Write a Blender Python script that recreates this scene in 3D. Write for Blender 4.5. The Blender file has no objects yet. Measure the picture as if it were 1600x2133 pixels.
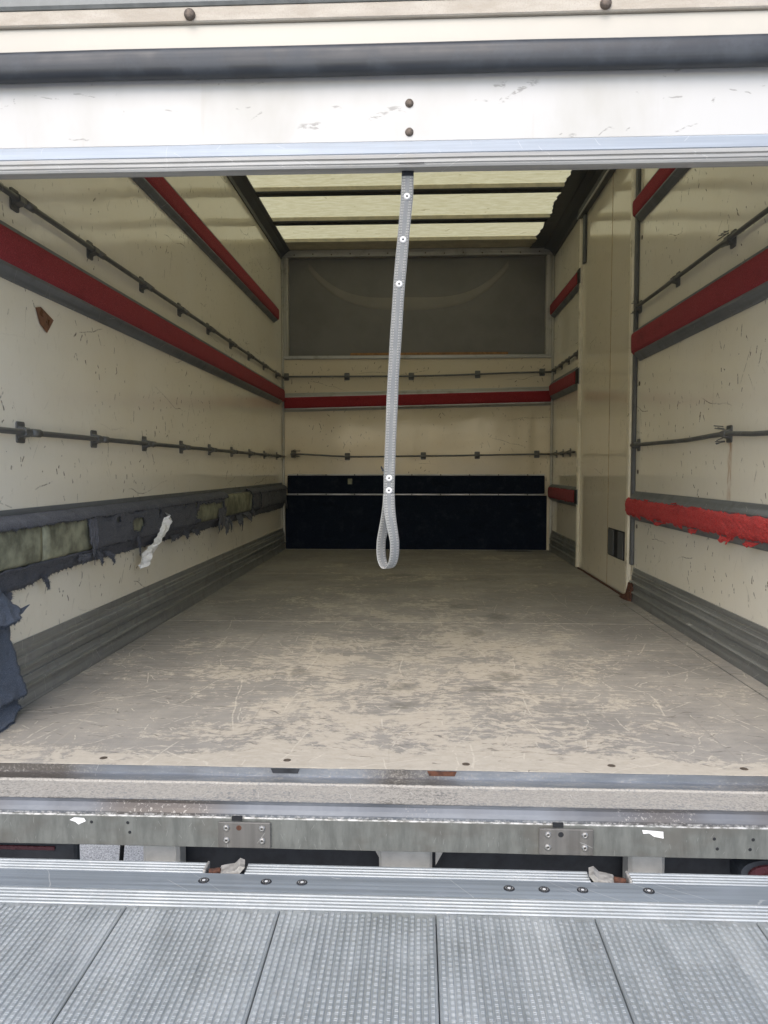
import bpy, bmesh, math, random
from mathutils import Vector, Matrix, noise as mnoise
R = math.radians
random.seed(7)
S = bpy.context.scene
COL = S.collection

# ------------------------------------------------------------------ camera
XL, XR, YB, ZR = -1.24, 1.20, 6.98, 2.70      # inside faces of the cargo box
cam_d = bpy.data.cameras.new('camera')
cam = bpy.data.objects.new('camera', cam_d)
COL.objects.link(cam)
cam.location = (0, 0, 0.735)
cam.rotation_euler = (R(90 - 3.2016), 0, R(2.5726))
cam_d.sensor_fit = 'VERTICAL'
cam_d.sensor_height = 36.0
cam_d.lens = 36.0 * 1600 / 2133
cam_d.clip_start = 0.05
cam_d.clip_end = 2000
S.camera = cam

# ------------------------------------------------------------------ daylight
SUN_EL, SUN_AZ = 46, 192        # azimuth: 180 = straight behind the camera
world = bpy.data.worlds.new('World')
S.world = world
world.use_nodes = True
wn = world.node_tree
bg = wn.nodes['Background']
sky = wn.nodes.new('ShaderNodeTexSky')
sky.sky_type = 'NISHITA'
sky.sun_disc = False
sky.sun_elevation = R(SUN_EL)
sky.sun_rotation = R(SUN_AZ)
sky.air_density = 1.0
sky.dust_density = 2.5
sky.ozone_density = 1.0
wn.links.new(sky.outputs[0], bg.inputs[0])
bg.inputs[1].default_value = 0.15
sun_d = bpy.data.lights.new('sun', 'SUN')
sun_d.energy = 0.6
sun_d.angle = R(40)
sun_d.color = (1.0, 0.96, 0.90)
sun = bpy.data.objects.new('sun', sun_d)
COL.objects.link(sun)
az, el = R(SUN_AZ), R(SUN_EL)
sdir = Vector((math.sin(az) * math.cos(el), math.cos(az) * math.cos(el), math.sin(el)))
sun.rotation_euler = (-sdir).to_track_quat('-Z', 'Y').to_euler()
S.render.engine = 'CYCLES'
S.view_settings.view_transform = 'Standard'
S.view_settings.look = 'None'
S.view_settings.exposure = 1.1
S.view_settings.gamma = 1.0
S.view_settings.use_curve_mapping = False
S.cycles.max_bounces = 8
S.cycles.diffuse_bounces = 6
S.cycles.transmission_bounces = 6
S.cycles.sample_clamp_indirect = 6.0

# ------------------------------------------------------------------ node helper
class NT:
    def __init__(s, name):
        s.m = bpy.data.materials.new(name)
        s.m.use_nodes = True
        s.t = s.m.node_tree
        s.t.nodes.clear()
        s.out = s.t.nodes.new('ShaderNodeOutputMaterial')
        s._pos = None
    def put(s, sock, v):
        if v is None: return
        if isinstance(v, bpy.types.NodeSocket): s.t.links.new(v, sock)
        elif isinstance(v, (tuple, list)):
            n = len(sock.default_value)
            sock.default_value = tuple(v)[:n] if len(v) >= n else tuple(v) + (1.0,) * (n - len(v))
        else: sock.default_value = v
    def pos(s):
        if s._pos is None: s._pos = s.t.nodes.new('ShaderNodeNewGeometry').outputs['Position']
        return s._pos
    def uv(s):
        return s.t.nodes.new('ShaderNodeTexCoord').outputs['UV']
    def math(s, op, a, b=0.5, clamp=False):
        n = s.t.nodes.new('ShaderNodeMath'); n.operation = op; n.use_clamp = clamp
        s.put(n.inputs[0], a); s.put(n.inputs[1], b); return n.outputs[0]
    def vmath(s, op, a, b=None):
        n = s.t.nodes.new('ShaderNodeVectorMath'); n.operation = op
        s.put(n.inputs[0], a)
        if b is not None: s.put(n.inputs[1], b)
        return n.outputs[0]
    def scl(s, v, k): return s.vmath('MULTIPLY', v, k if isinstance(k, tuple) else (k, k, k))
    def sep(s, v):
        n = s.t.nodes.new('ShaderNodeSeparateXYZ'); s.put(n.inputs[0], v); return n.outputs
    def comb(s, x=0.0, y=0.0, z=0.0):
        n = s.t.nodes.new('ShaderNodeCombineXYZ')
        for i, q in enumerate((x, y, z)): s.put(n.inputs[i], q)
        return n.outputs[0]
    def noise(s, vec, scale=1.0, detail=4.0, rough=0.55, dist=0.0, color=False):
        n = s.t.nodes.new('ShaderNodeTexNoise')
        s.put(n.inputs['Vector'], vec); s.put(n.inputs['Scale'], scale)
        s.put(n.inputs['Detail'], detail); s.put(n.inputs['Roughness'], rough); s.put(n.inputs['Distortion'], dist)
        return n.outputs['Color' if color else 'Fac']
    def step(s, v, lo, hi, a=0.0, b=1.0):
        n = s.t.nodes.new('ShaderNodeMapRange'); n.interpolation_type = 'SMOOTHSTEP'
        s.put(n.inputs[0], v); s.put(n.inputs[1], lo); s.put(n.inputs[2], hi); s.put(n.inputs[3], a); s.put(n.inputs[4], b)
        return n.outputs[0]
    def mix(s, f, a, b, blend='MIX'):
        n = s.t.nodes.new('ShaderNodeMix'); n.data_type = 'RGBA'; n.blend_type = blend
        s.put(n.inputs[0], f); s.put(n.inputs[6], a); s.put(n.inputs[7], b); return n.outputs[2]
    def warp(s, v, scale, amt):
        c = s.noise(v, scale, 2.0, 0.5, color=True)
        return s.vmath('ADD', v, s.scl(s.vmath('SUBTRACT', c, (0.5, 0.5, 0.5)), amt))
    def marks(s, v, scale, length, width, prob, seed=0.0, ang=None, wob=0.0):
        """short random strokes, one per Voronoi cell of the 2D vector v"""
        p = s.vmath('ADD', s.scl(v, scale), (seed * 7.31, seed * 3.17, 0.0))
        if wob: p = s.warp(p, 1.6, wob)
        n = s.t.nodes.new('ShaderNodeTexVoronoi'); n.voronoi_dimensions = '2D'; n.inputs['Scale'].default_value = 1.0
        s.put(n.inputs['Vector'], p)
        loc = s.vmath('SUBTRACT', p, n.outputs['Position'])
        c = s.sep(n.outputs['Color'])
        r = s.t.nodes.new('ShaderNodeVectorRotate'); r.rotation_type = 'Z_AXIS'
        s.put(r.inputs['Vector'], loc)
        a0, a1 = ang if ang else (0.0, math.pi)
        s.put(r.inputs['Angle'], s.math('ADD', s.math('MULTIPLY', c[0], a1 - a0), a0))
        q = s.sep(r.outputs[0])
        ln = s.math('MULTIPLY', s.math('ADD', c[1], 0.25), length)
        along = s.step(s.math('ABSOLUTE', q[0]), s.math('MULTIPLY', ln, 0.7), ln, 1.0, 0.0)
        across = s.step(s.math('ABSOLUTE', q[1]), s.math('MULTIPLY', width, 0.4), width, 1.0, 0.0)
        keep = s.math('LESS_THAN', c[2], prob)
        return s.math('MULTIPLY', s.math('MULTIPLY', along, across), keep)
    def bump(s, h, strength=0.3, dist=0.01, normal=None):
        n = s.t.nodes.new('ShaderNodeBump'); n.inputs['Strength'].default_value = strength
        n.inputs['Distance'].default_value = dist
        s.put(n.inputs['Height'], h); s.put(n.inputs['Normal'], normal); return n.outputs[0]
    def bsdf(s, color, rough=0.5, metal=0.0, normal=None, spec=0.5, sheen=0.0, coat=0.0):
        n = s.t.nodes.new('ShaderNodeBsdfPrincipled')
        s.put(n.inputs['Base Color'], color); s.put(n.inputs['Roughness'], rough); s.put(n.inputs['Metallic'], metal)
        s.put(n.inputs['Normal'], normal); s.put(n.inputs['Specular IOR Level'], spec)
        s.put(n.inputs['Sheen Weight'], sheen); s.put(n.inputs['Coat Weight'], coat)
        s.t.links.new(n.outputs[0], s.out.inputs[0])
        return n

def mmax(s, *a):
    r = a[0]
    for b in a[1:]: r = s.math('MAXIMUM', r, b)
    return r

# ------------------------------------------------------------------ materials
def mat_wall(name, axis, base=(0.80, 0.76, 0.655), dirt=1.0, seed=0.0, rust=None):
    s = NT(name)
    P = s.sep(s.pos())
    uvw = s.comb(P[1] if axis == 'x' else P[0], P[2], 0.0)
    big = s.noise(uvw, 1.1, 5, 0.6)
    mid = s.noise(s.scl(uvw, (5.0, 3.0, 1.0)), 1.0, 6, 0.7)
    col = s.mix(s.step(big, 0.30, 0.75), base, tuple(c * k for c, k in zip(base, (0.95, 0.93, 0.88))))
    low = s.step(P[2], 0.15, 1.0, 1.0, 0.35)          # more grime where cargo rubs
    col = s.mix(s.math('MULTIPLY', s.math('MULTIPLY', s.step(mid, 0.54, 0.85), 0.30 * dirt), low), col, (0.46, 0.40, 0.30))
    fine_d = s.noise(s.scl(uvw, (60.0, 22.0, 1.0)), 1.0, 4, 0.7)
    col = s.mix(s.math('MULTIPLY', s.step(fine_d, 0.56, 0.74), 0.13 * dirt), col, (0.36, 0.31, 0.23))
    m1 = s.marks(uvw, 7.0, 0.18, 0.030, 0.62, seed + 1, ang=(0.9, 2.4), wob=0.22)
    m2 = s.marks(uvw, 4.2, 0.30, 0.0085, 0.60, seed + 2, ang=(0.6, 2.2), wob=0.12)
    m3 = s.marks(uvw, 16.0, 0.20, 0.065, 0.50, seed + 3, ang=(0.8, 2.5), wob=0.3)
    m4 = s.marks(uvw, 2.0, 0.48, 0.0060, 0.95, seed + 4, ang=(-0.22, 0.22), wob=0.25)
    brk = s.step(s.noise(uvw, 75.0, 3, 0.6), 0.38, 0.52)
    cluster = s.step(s.noise(s.scl(uvw, (1.6, 2.4, 1)), 1.0, 3, 0.55), 0.44, 0.60, 0.10, 1.0)
    mk = s.math('MULTIPLY', mmax(s, m1, s.math('MULTIPLY', m2, 0.8), m3, s.math('MULTIPLY', m4, 0.75)), brk)
    mk = s.math('MULTIPLY', mk, cluster)
    col = s.mix(s.math('MULTIPLY', mk, 0.88 * dirt), col, (0.09, 0.072, 0.055))
    if rust:                                           # rust weeping from a bracket
        rs, rz0, rz1 = rust
        q = s.sep(s.warp(uvw, 14.0, 0.02))
        line = s.step(s.math('ABSOLUTE', s.math('SUBTRACT', q[0], rs)), 0.004, 0.030, 1.0, 0.0)
        ver = s.math('MULTIPLY', s.step(q[1], rz0, rz0 + 0.12), s.step(q[1], rz1 - 0.01, rz1, 1.0, 0.0))
        rr = s.math('MULTIPLY', s.math('MULTIPLY', line, ver), s.step(s.noise(s.scl(uvw, (90, 14, 1)), 1.0, 3, 0.6), 0.36, 0.62))
        col = s.mix(s.math('MULTIPLY', rr, 0.75), col, (0.36, 0.17, 0.06))
    wav = s.noise(s.scl(uvw, (1.6, 2.6, 1)), 1.0, 2, 0.4)
    nb = s.bump(wav, 0.10, 0.05)
    nb = s.bump(fine_d, 0.03, 0.002, nb)
    rough = s.step(mid, 0.3, 0.8, 0.06, 0.17)
    s.bsdf(col, rough, 0.0, nb, 0.5)
    return s.m

def mat_metal(name, base, metal=0.75, rough=0.42, streak='y', dirt=0.4, dirtcol=(0.20, 0.18, 0.14), scr=0.4, seed=0.0, grime=(0.52, 0.72)):
    s = NT(name)
    p = s.pos()
    sc = {'y': (60.0, 1.2, 60.0), 'x': (1.2, 60.0, 60.0), 'z': (60.0, 60.0, 1.5)}[streak]
    st = s.noise(s.scl(s.vmath('ADD', p, (seed, seed * 2, 0)), sc), 1.0, 3, 0.6)
    blot = s.noise(p, 9.0, 6, 0.65)
    fine = s.noise(p, 120.0, 2, 0.6)
    col = s.mix(s.step(st, 0.3, 0.7), tuple(c * 0.8 for c in base), tuple(min(1, c * 1.12) for c in base))
    col = s.mix(s.math('MULTIPLY', s.step(blot, *grime), dirt), col, dirtcol)
    P = s.sep(p)
    q = s.comb(s.math('ADD', P[0], P[1]), s.math('ADD', P[2], s.math('MULTIPLY', P[1], 0.31)), 0)
    m = s.marks(q, 16.0, 0.45, 0.012, 0.55, seed + 3, wob=0.2)
    col = s.mix(s.math('MULTIPLY', m, scr), col, (0.72, 0.72, 0.70))
    r = s.step(s.math('ADD', s.math('MULTIPLY', st, 0.5), s.math('MULTIPLY', blot, 0.5)), 0.3, 0.7, rough - 0.12, rough + 0.2)
    nb = s.bump(s.math('ADD', st, s.math('MULTIPLY', fine, 0.4)), 0.12, 0.002)
    mt = s.step(blot, grime[0], grime[1], metal, metal * (1 - dirt))
    s.bsdf(col, r, mt, nb)
    return s.m

def mat_carpet(name, base, pale=0.25, scale=1.0):
    s = NT(name)
    p = s.pos()
    f = s.noise(p, 320.0 * scale, 3, 0.7)
    b = s.noise(p, 14.0, 5, 0.6)
    g = s.noise(s.scl(p, (90.0, 90.0, 260.0)), 1.0, 2, 0.5)
    col = s.mix(s.step(f, 0.3, 0.75), tuple(c * 0.65 for c in base), tuple(min(1, c * 1.3) for c in base))
    col = s.mix(s.math('MULTIPLY', s.step(b, 0.5, 0.78), pale), col, tuple(min(1, c * 1.2 + 0.05) for c in base))
    dk = s.noise(s.scl(p, (5.0, 5.0, 11.0)), 1.0, 5, 0.65)
    col = s.mix(s.math('MULTIPLY', s.step(dk, 0.52, 0.72), 0.45), col, tuple(c * 0.45 for c in base))
    lint = s.step(s.noise(p, 170.0, 2, 0.6), 0.62, 0.74)
    col = s.mix(s.math('MULTIPLY', lint, 0.5), col, tuple(min(1, c * 1.5 + 0.08) for c in base))
    nb = s.bump(s.math('ADD', f, s.math('MULTIPLY', g, 0.7)), 0.7, 0.004)
    s.bsdf(col, 1.0, 0.0, nb, 0.03, sheen=0.08)
    return s.m

def mat_plain(name, base, rough=0.6, metal=0.0, var=0.25, scale=20.0, bumpy=0.1, spec=0.5):
    s = NT(name)
    p = s.pos()
    n = s.noise(p, scale, 5, 0.6)
    col = s.mix(s.step(n, 0.3, 0.7), tuple(c * (1 - var) for c in base), tuple(min(1, c * (1 + var)) for c in base))
    s.bsdf(col, s.step(n, 0.3, 0.7, max(0.05, rough - 0.1), min(1, rough + 0.1)), metal, s.bump(n, bumpy, 0.003), spec)
    return s.m

def mat_floor():
    s = NT('plywood_floor')
    P = s.sep(s.pos())
    p = s.comb(P[0], P[1], 0.0)
    pw = s.warp(p, 3.0, 0.16)
    # phenolic plywood, grain across the truck
    grain = s.noise(s.scl(p, (5.0, 60.0, 1.0)), 1.0, 4, 0.65)
    base = s.mix(s.step(grain, 0.3, 0.7), (0.180, 0.174, 0.163), (0.255, 0.248, 0.233))
    patch = s.noise(p, 1.7, 4, 0.65)
    base = s.mix(s.step(patch, 0.40, 0.66), base, (0.300, 0.287, 0.262))
    # trodden dust: thick in the middle of the loading end and along the rear edge
    n1 = s.noise(s.scl(pw, (3.8, 4.2, 1.0)), 1.0, 10, 0.76)
    n2 = s.noise(s.scl(pw, (26.0, 40.0, 1.0)), 1.0, 7, 0.78)
    n3 = s.noise(p, 0.9, 2, 0.5)
    ax = s.math('ABSOLUTE', P[0])
    wx = s.step(ax, 0.35, 1.10, 1.0, 0.0)
    wy = s.step(P[1], 2.2, 5.0, 1.0, 0.30)
    edge = s.step(P[1], 1.86, 2.02, 1.0, 0.0)
    w = s.math('MULTIPLY', wx, wy)
    lvl = s.math('ADD', s.math('MULTIPLY', n1, 0.54), s.math('MULTIPLY', n2, 0.46))
    lvl = s.math('ADD', lvl, s.math('MULTIPLY', s.math('SUBTRACT', n3, 0.5), 0.25))
    lvl = s.math('ADD', lvl, s.math('MULTIPLY', w, 0.095))
    lvl = s.math('ADD', lvl, s.math('MULTIPLY', edge, 0.13))
    hard = s.step(lvl, 0.560, 0.605)
    soft = s.step(lvl, 0.40, 0.66)
    dustc = s.mix(s.step(n2, 0.3, 0.7), (0.43, 0.388, 0.318), (0.52, 0.478, 0.400))
    col = s.mix(s.math('MULTIPLY', soft, 0.30), base, dustc)
    col = s.mix(s.math('MULTIPLY', hard, 0.78), col, dustc)
    # long pale scratches and short scuffs
    s1 = s.marks(p, 1.5, 0.48, 0.0052, 1.0, 1, wob=0.10)
    s2 = s.marks(p, 2.6, 0.46, 0.0085, 0.95, 2, ang=(1.2, 1.95), wob=0.12)
    s3 = s.marks(p, 6.0, 0.42, 0.018, 0.75, 3, wob=0.2)
    s4 = s.marks(p, 3.3, 0.46, 0.0095, 0.95, 4, wob=0.45)
    s6 = s.marks(p, 12.0, 0.40, 0.032, 0.7, 12, wob=0.3)
    sbrk = s.step(s.noise(p, 45.0, 3, 0.6), 0.36, 0.54)
    drag = s.noise(s.scl(s.warp(p, 0.8, 0.06), (34.0, 0.55, 1.0)), 1.0, 4, 0.65)
    col = s.mix(s.math('MULTIPLY', s.step(drag, 0.60, 0.74), 0.20), col, (0.50, 0.455, 0.38))
    col = s.mix(s.math('MULTIPLY', s.step(drag, 0.40, 0.28), 0.22), col, (0.14, 0.128, 0.112))
    near = s.step(P[1], 2.4, 5.5, 1.0, 0.35)
    sm = s.math('MULTIPLY', s.math('MULTIPLY', mmax(s, s1, s2, s3, s4, s6), sbrk), near)
    col = s.mix(s.math('MULTIPLY', sm, 0.62), col, (0.56, 0.52, 0.44))
    d1 = s.marks(p, 6.0, 0.42, 0.026, 0.7, 5, ang=(-0.5, 0.5), wob=0.5)
    d2 = s.marks(p, 15.0, 0.4, 0.05, 0.6, 6, ang=(-0.7, 0.7), wob=0.6)
    dbrk = s.step(s.noise(p, 30.0, 3, 0.6), 0.42, 0.60)
    col = s.mix(s.math('MULTIPLY', s.math('MULTIPLY', mmax(s, d1, d2), dbrk), 0.6), col, (0.105, 0.094, 0.082))
    # dust packed in the board joints
    for jy, jw, ja in ((3.656, 0.010, 0.65), (3.12, 0.012, 0.30), (5.351, 0.010, 0.5)):
        jn = s.step(s.math('ABSOLUTE', s.math('SUBTRACT', s.sep(s.warp(p, 9.0, 0.012))[1], jy)), jw * 0.3, jw, 1.0, 0.0)
        col = s.mix(s.math('MULTIPLY', s.math('MULTIPLY', jn, ja), s.step(n2, 0.35, 0.6)), col, dustc)
    # drying wet spots
    spots = None
    wp = s.warp(p, 16.0, 0.09)
    for (x, y, rx, ry) in [(-0.05, 2.56, 0.060, 0.055), (0.305, 2.70, 0.065, 0.085), (0.22, 2.54, 0.065, 0.05), (-0.43, 2.74, 0.05, 0.06), (-0.04, 2.36, 0.05, 0.04),
                           (0.255, 3.42, 0.05, 0.08), (0.39, 3.82, 0.055, 0.10), (0.225, 4.10, 0.09, 0.09), (-0.10, 3.3, 0.05, 0.05), (0.47, 5.1, 0.12, 0.08), (-0.12, 5.3, 0.12, 0.08)]:
        d = s.vmath('DIVIDE', s.vmath('SUBTRACT', wp, (x, y, 0)), (rx, ry, 1))
        n = s.t.nodes.new('ShaderNodeVectorMath'); n.operation = 'LENGTH'; s.put(n.inputs[0], d)
        q = s.step(n.outputs['Value'], 0.55, 1.1, 1.0, 0.0)
        spots = q if spots is None else s.math('MAXIMUM', spots, q)
    spots = s.math('MULTIPLY', spots, s.step(n2, 0.38, 0.60))
    col = s.mix(s.math('MULTIPLY', spots, 0.68), col, (0.09, 0.092, 0.080))
    h = s.math('ADD', s.math('MULTIPLY', hard, 0.6), s.math('ADD', s.math('MULTIPLY', n2, 0.8), s.math('MULTIPLY', sm, -0.5)))
    nb = s.bump(h, 0.35, 0.003)
    rough = s.math('SUBTRACT', s.step(lvl, 0.4, 0.62, 0.50, 0.92), s.math('MULTIPLY', spots, 0.25))
    s.bsdf(col, rough, 0.0, nb, 0.35)
    return s.m

def mat_roof():
    s = NT('translucent_roof_sheet')
    P = s.sep(s.pos())
    p = s.comb(P[0], P[1], 0)
    fib = s.noise(s.scl(s.warp(p, 6.0, 0.08), (9.0, 30.0, 1.0)), 1.0, 5, 0.7)
    col = s.mix(s.step(fib, 0.32, 0.7), (0.60, 0.535, 0.29), (0.72, 0.66, 0.40))
    k = s.marks(p, 5.0, 0.12, 0.05, 0.4, 3, wob=0.9)
    k2 = s.marks(p, 14.0, 0.3, 0.02, 0.4, 5, ang=(-0.4, 0.4), wob=0.6)
    col = s.mix(s.math('MULTIPLY', mmax(s, k, s.math('MULTIPLY', k2, 0.5)), 0.6), col, (0.36, 0.29, 0.13))
    d = s.t.nodes.new('ShaderNodeBsdfDiffuse'); s.put(d.inputs[0], col)
    t = s.t.nodes.new('ShaderNodeBsdfTranslucent'); s.put(t.inputs[0], col)
    m = s.t.nodes.new('ShaderNodeMixShader'); m.inputs[0].default_value = 0.52
    s.t.links.new(d.outputs[0], m.inputs[1]); s.t.links.new(t.outputs[0], m.inputs[2])
    s.t.links.new(m.outputs[0], s.out.inputs[0])
    return s.m

def mat_door():
    s = NT('white_door_paint')
    P = s.sep(s.pos())
    p = s.comb(P[0], P[2], 0)
    n = s.noise(s.scl(p, (3.0, 1.5, 1)), 1.0, 5, 0.6)
    runs = s.noise(s.scl(p, (26.0, 1.5, 1)), 1.0, 3, 0.6)
    col = s.mix(s.step(n, 0.4, 0.75), (0.53, 0.525, 0.505), (0.45, 0.44, 0.40))
    col = s.mix(s.math('MULTIPLY', s.step(runs, 0.62, 0.8), 0.3), col, (0.40, 0.37, 0.31))
    m1 = s.marks(p, 5.0, 0.30, 0.05, 0.45, 4, ang=(-0.6, 0.1), wob=0.5)
    m2 = s.marks(p, 12.0, 0.4, 0.03, 0.45, 6, ang=(-0.5, 0.3), wob=0.4)
    m3 = s.marks(p, 30.0, 0.2, 0.08, 0.10, 2, wob=0.5)
    brk = s.step(s.noise(s.scl(p, (40, 110, 1)), 1.0, 4, 0.65), 0.46, 0.56)
    mk = s.math('MULTIPLY', mmax(s, m1, m2, m3), brk)
    col = s.mix(s.math('MULTIPLY', mk, 0.8), col, (0.27, 0.26, 0.24))
    s.bsdf(col, s.step(n, 0.3, 0.7, 0.3, 0.5), 0.0, s.bump(s.noise(p, 3.0, 2, 0.5), 0.08, 0.02), 0.5)
    return s.m

def mat_lintel():
    s = NT('dusty_cream_lintel')
    p = s.pos()
    n = s.noise(s.scl(p, (8.0, 40.0, 30.0)), 1.0, 6, 0.7)
    f = s.noise(p, 260.0, 3, 0.7)
    col = s.mix(s.step(n, 0.3, 0.7), (0.42, 0.375, 0.31), (0.53, 0.49, 0.42))
    col = s.mix(s.math('MULTIPLY', s.step(f, 0.50, 0.68), 0.45), col, (0.38, 0.31, 0.25))
    big = s.noise(s.scl(p, (2.2, 1, 14)), 1.0, 4, 0.6)
    col = s.mix(s.math('MULTIPLY', s.step(big, 0.48, 0.70), 0.6), col, (0.42, 0.39, 0.35))
    s.bsdf(col, 0.9, 0.0, s.bump(f, 0.3, 0.002), 0.2)
    return s.m

def mat_sill():
    s = NT('dusty_sill_metal')
    P = s.sep(s.pos())
    p = s.comb(P[0], P[1], P[2])
    f = s.noise(p, 170.0, 4, 0.75)
    n = s.noise(s.scl(p, (5.0, 30.0, 30.0)), 1.0, 5, 0.65)
    # dust sits on the flat tread, the rounded nose is polished by shoes
    tread = s.math('MULTIPLY', s.step(P[1], 1.682, 1.700), s.step(P[1], 1.787, 1.800, 1.0, 0.30))
    lv = s.math('ADD', s.math('MULTIPLY', tread, 0.27), s.math('ADD', s.math('MULTIPLY', f, 0.55), s.math('MULTIPLY', n, 0.35)))
    d = s.step(lv, 0.52, 0.72)
    metal = s.mix(s.step(n, 0.3, 0.7), (0.19, 0.21, 0.235), (0.28, 0.30, 0.325))
    metal = s.mix(s.step(s.noise(s.scl(p, (2.3, 1, 1)), 1.0, 3, 0.5), 0.45, 0.62), metal, (0.125, 0.115, 0.105))
    col = s.mix(d, metal, s.mix(s.step(f, 0.30, 0.66), (0.27, 0.258, 0.235), (0.40, 0.378, 0.335)))
    q = s.comb(P[0], s.math('SUBTRACT', P[1], P[2]), 0)
    m = s.marks(q, 14.0, 0.30, 0.012, 0.6, 2, wob=0.2)
    col = s.mix(s.math('MULTIPLY', m, 0.35), col, (0.70, 0.68, 0.64))
    s.bsdf(col, s.step(d, 0, 1, 0.45, 0.92), s.step(d, 0, 1, 0.55, 0.0), s.bump(s.math('ADD', f, d), 0.35, 0.002))
    return s.m

def mat_nose():
    s = NT('worn_dark_nose')
    P = s.sep(s.pos())
    p = s.comb(P[0], s.math('SUBTRACT', P[1], P[2]), 0)
    n = s.noise(s.scl(p, (3.0, 20.0, 1)), 1.0, 5, 0.65)
    col = s.mix(s.step(n, 0.35, 0.65), (0.085, 0.095, 0.11), (0.17, 0.185, 0.205))
    b = s.noise(s.scl(p, (1.3, 3.0, 1)), 1.0, 3, 0.5)
    col = s.mix(s.step(b, 0.46, 0.58), col, (0.085, 0.075, 0.068))
    c = s.noise(s.warp(s.pos(), 40.0, 0.012), 130.0, 6, 0.75)
    cl = s.step(s.noise(s.scl(p, (4.0, 1.0, 1)), 1.0, 3, 0.5), 0.52, 0.66)
    chips = s.math('MULTIPLY', s.step(c, 0.56, 0.62), cl)
    col = s.mix(s.math('MULTIPLY', chips, 0.55), col, (0.48, 0.46, 0.42))
    lo = s.step(P[2], -0.0425, -0.036, 1.0, 0.0)
    col = s.mix(s.math('MULTIPLY', lo, s.step(s.noise(s.pos(), 120, 4, 0.7), 0.40, 0.70)), col, (0.50, 0.49, 0.47))
    s.bsdf(col, s.step(n, 0.3, 0.7, 0.38, 0.55), 0.35, s.bump(s.math('ADD', n, chips), 0.2, 0.002))
    return s.m

def mat_beam():
    s = NT('galvanised_beam')
    P = s.sep(s.pos())
    p = s.comb(P[0], P[2], 0)
    sp = s.noise(s.scl(p, (40.0, 9.0, 1)), 1.0, 5, 0.7)
    bl = s.noise(s.scl(p, (5.0, 9.0, 1)), 1.0, 4, 0.6)
    col = s.mix(s.step(sp, 0.3, 0.7), (0.120, 0.125, 0.115), (0.185, 0.192, 0.177))
    col = s.mix(s.math('MULTIPLY', s.step(bl, 0.47, 0.68), 0.6), col, (0.11, 0.101, 0.086))
    m = s.marks(p, 40.0, 0.3, 0.02, 0.35, 1, ang=(0.9, 2.2), wob=0.1)
    col = s.mix(s.math('MULTIPLY', m, 0.25), col, (0.55, 0.56, 0.54))
    # bright broken line along the upper corner
    bright = s.math('MULTIPLY', s.step(P[2], -0.0470, -0.0440), s.step(s.noise(s.scl(p, (60.0, 130.0, 1)), 1.0, 4, 0.7), 0.36, 0.64))
    col = s.mix(s.math('MULTIPLY', bright, 0.75), col, (0.62, 0.62, 0.60))
    s.bsdf(col, s.step(sp, 0.3, 0.7, 0.45, 0.68), 0.35, s.bump(sp, 0.15, 0.002))
    return s.m

def mat_platform(name, streak, seed=0.0):
    s = NT(name)
    p = s.pos()
    sc = (70.0, 2.0, 70.0) if streak == 'y' else (2.0, 70.0, 70.0)
    st = s.noise(s.scl(p, sc), 1.0, 4, 0.65)
    blot = s.noise(s.vmath('ADD', p, (seed, 0, 0)), 6.0, 6, 0.68)
    f = s.noise(p, 150.0, 3, 0.7)
    col = s.mix(s.step(st, 0.3, 0.7), (0.345, 0.372, 0.378), (0.44, 0.468, 0.472))
    col = s.mix(s.math('MULTIPLY', s.step(blot, 0.47, 0.70), 0.22), col, (0.56, 0.58, 0.57))
    col = s.mix(s.math('MULTIPLY', s.step(blot, 0.46, 0.28), 0.28), col, (0.235, 0.265, 0.28))
    col = s.mix(s.math('MULTIPLY', s.step(f, 0.56, 0.72), 0.35), col, (0.68, 0.67, 0.64))
    P = s.sep(p)
    q = s.comb(P[0], P[1], 0)
    tr = s.noise(s.scl(s.warp(p, 1.5, 0.05), (9.0, 1.1, 1.0)), 1.0, 6, 0.7)
    col = s.mix(s.math('MULTIPLY', s.step(tr, 0.50, 0.66), 0.30), col, (0.60, 0.62, 0.61))
    dirt = s.noise(p, 38.0, 6, 0.75)
    col = s.mix(s.math('MULTIPLY', s.step(dirt, 0.54, 0.70), 0.35), col, (0.30, 0.29, 0.27))
    m = s.marks(q, 9.0, 0.45, 0.008, 0.6, 2 + seed, wob=0.1)
    col = s.mix(s.math('MULTIPLY', m, 0.30), col, (0.62, 0.62, 0.62))
    s.bsdf(col, s.step(blot, 0.3, 0.7, 0.48, 0.7), 0.62, s.bump(s.math('ADD', st, f), 0.15, 0.0015))
    return s.m

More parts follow.
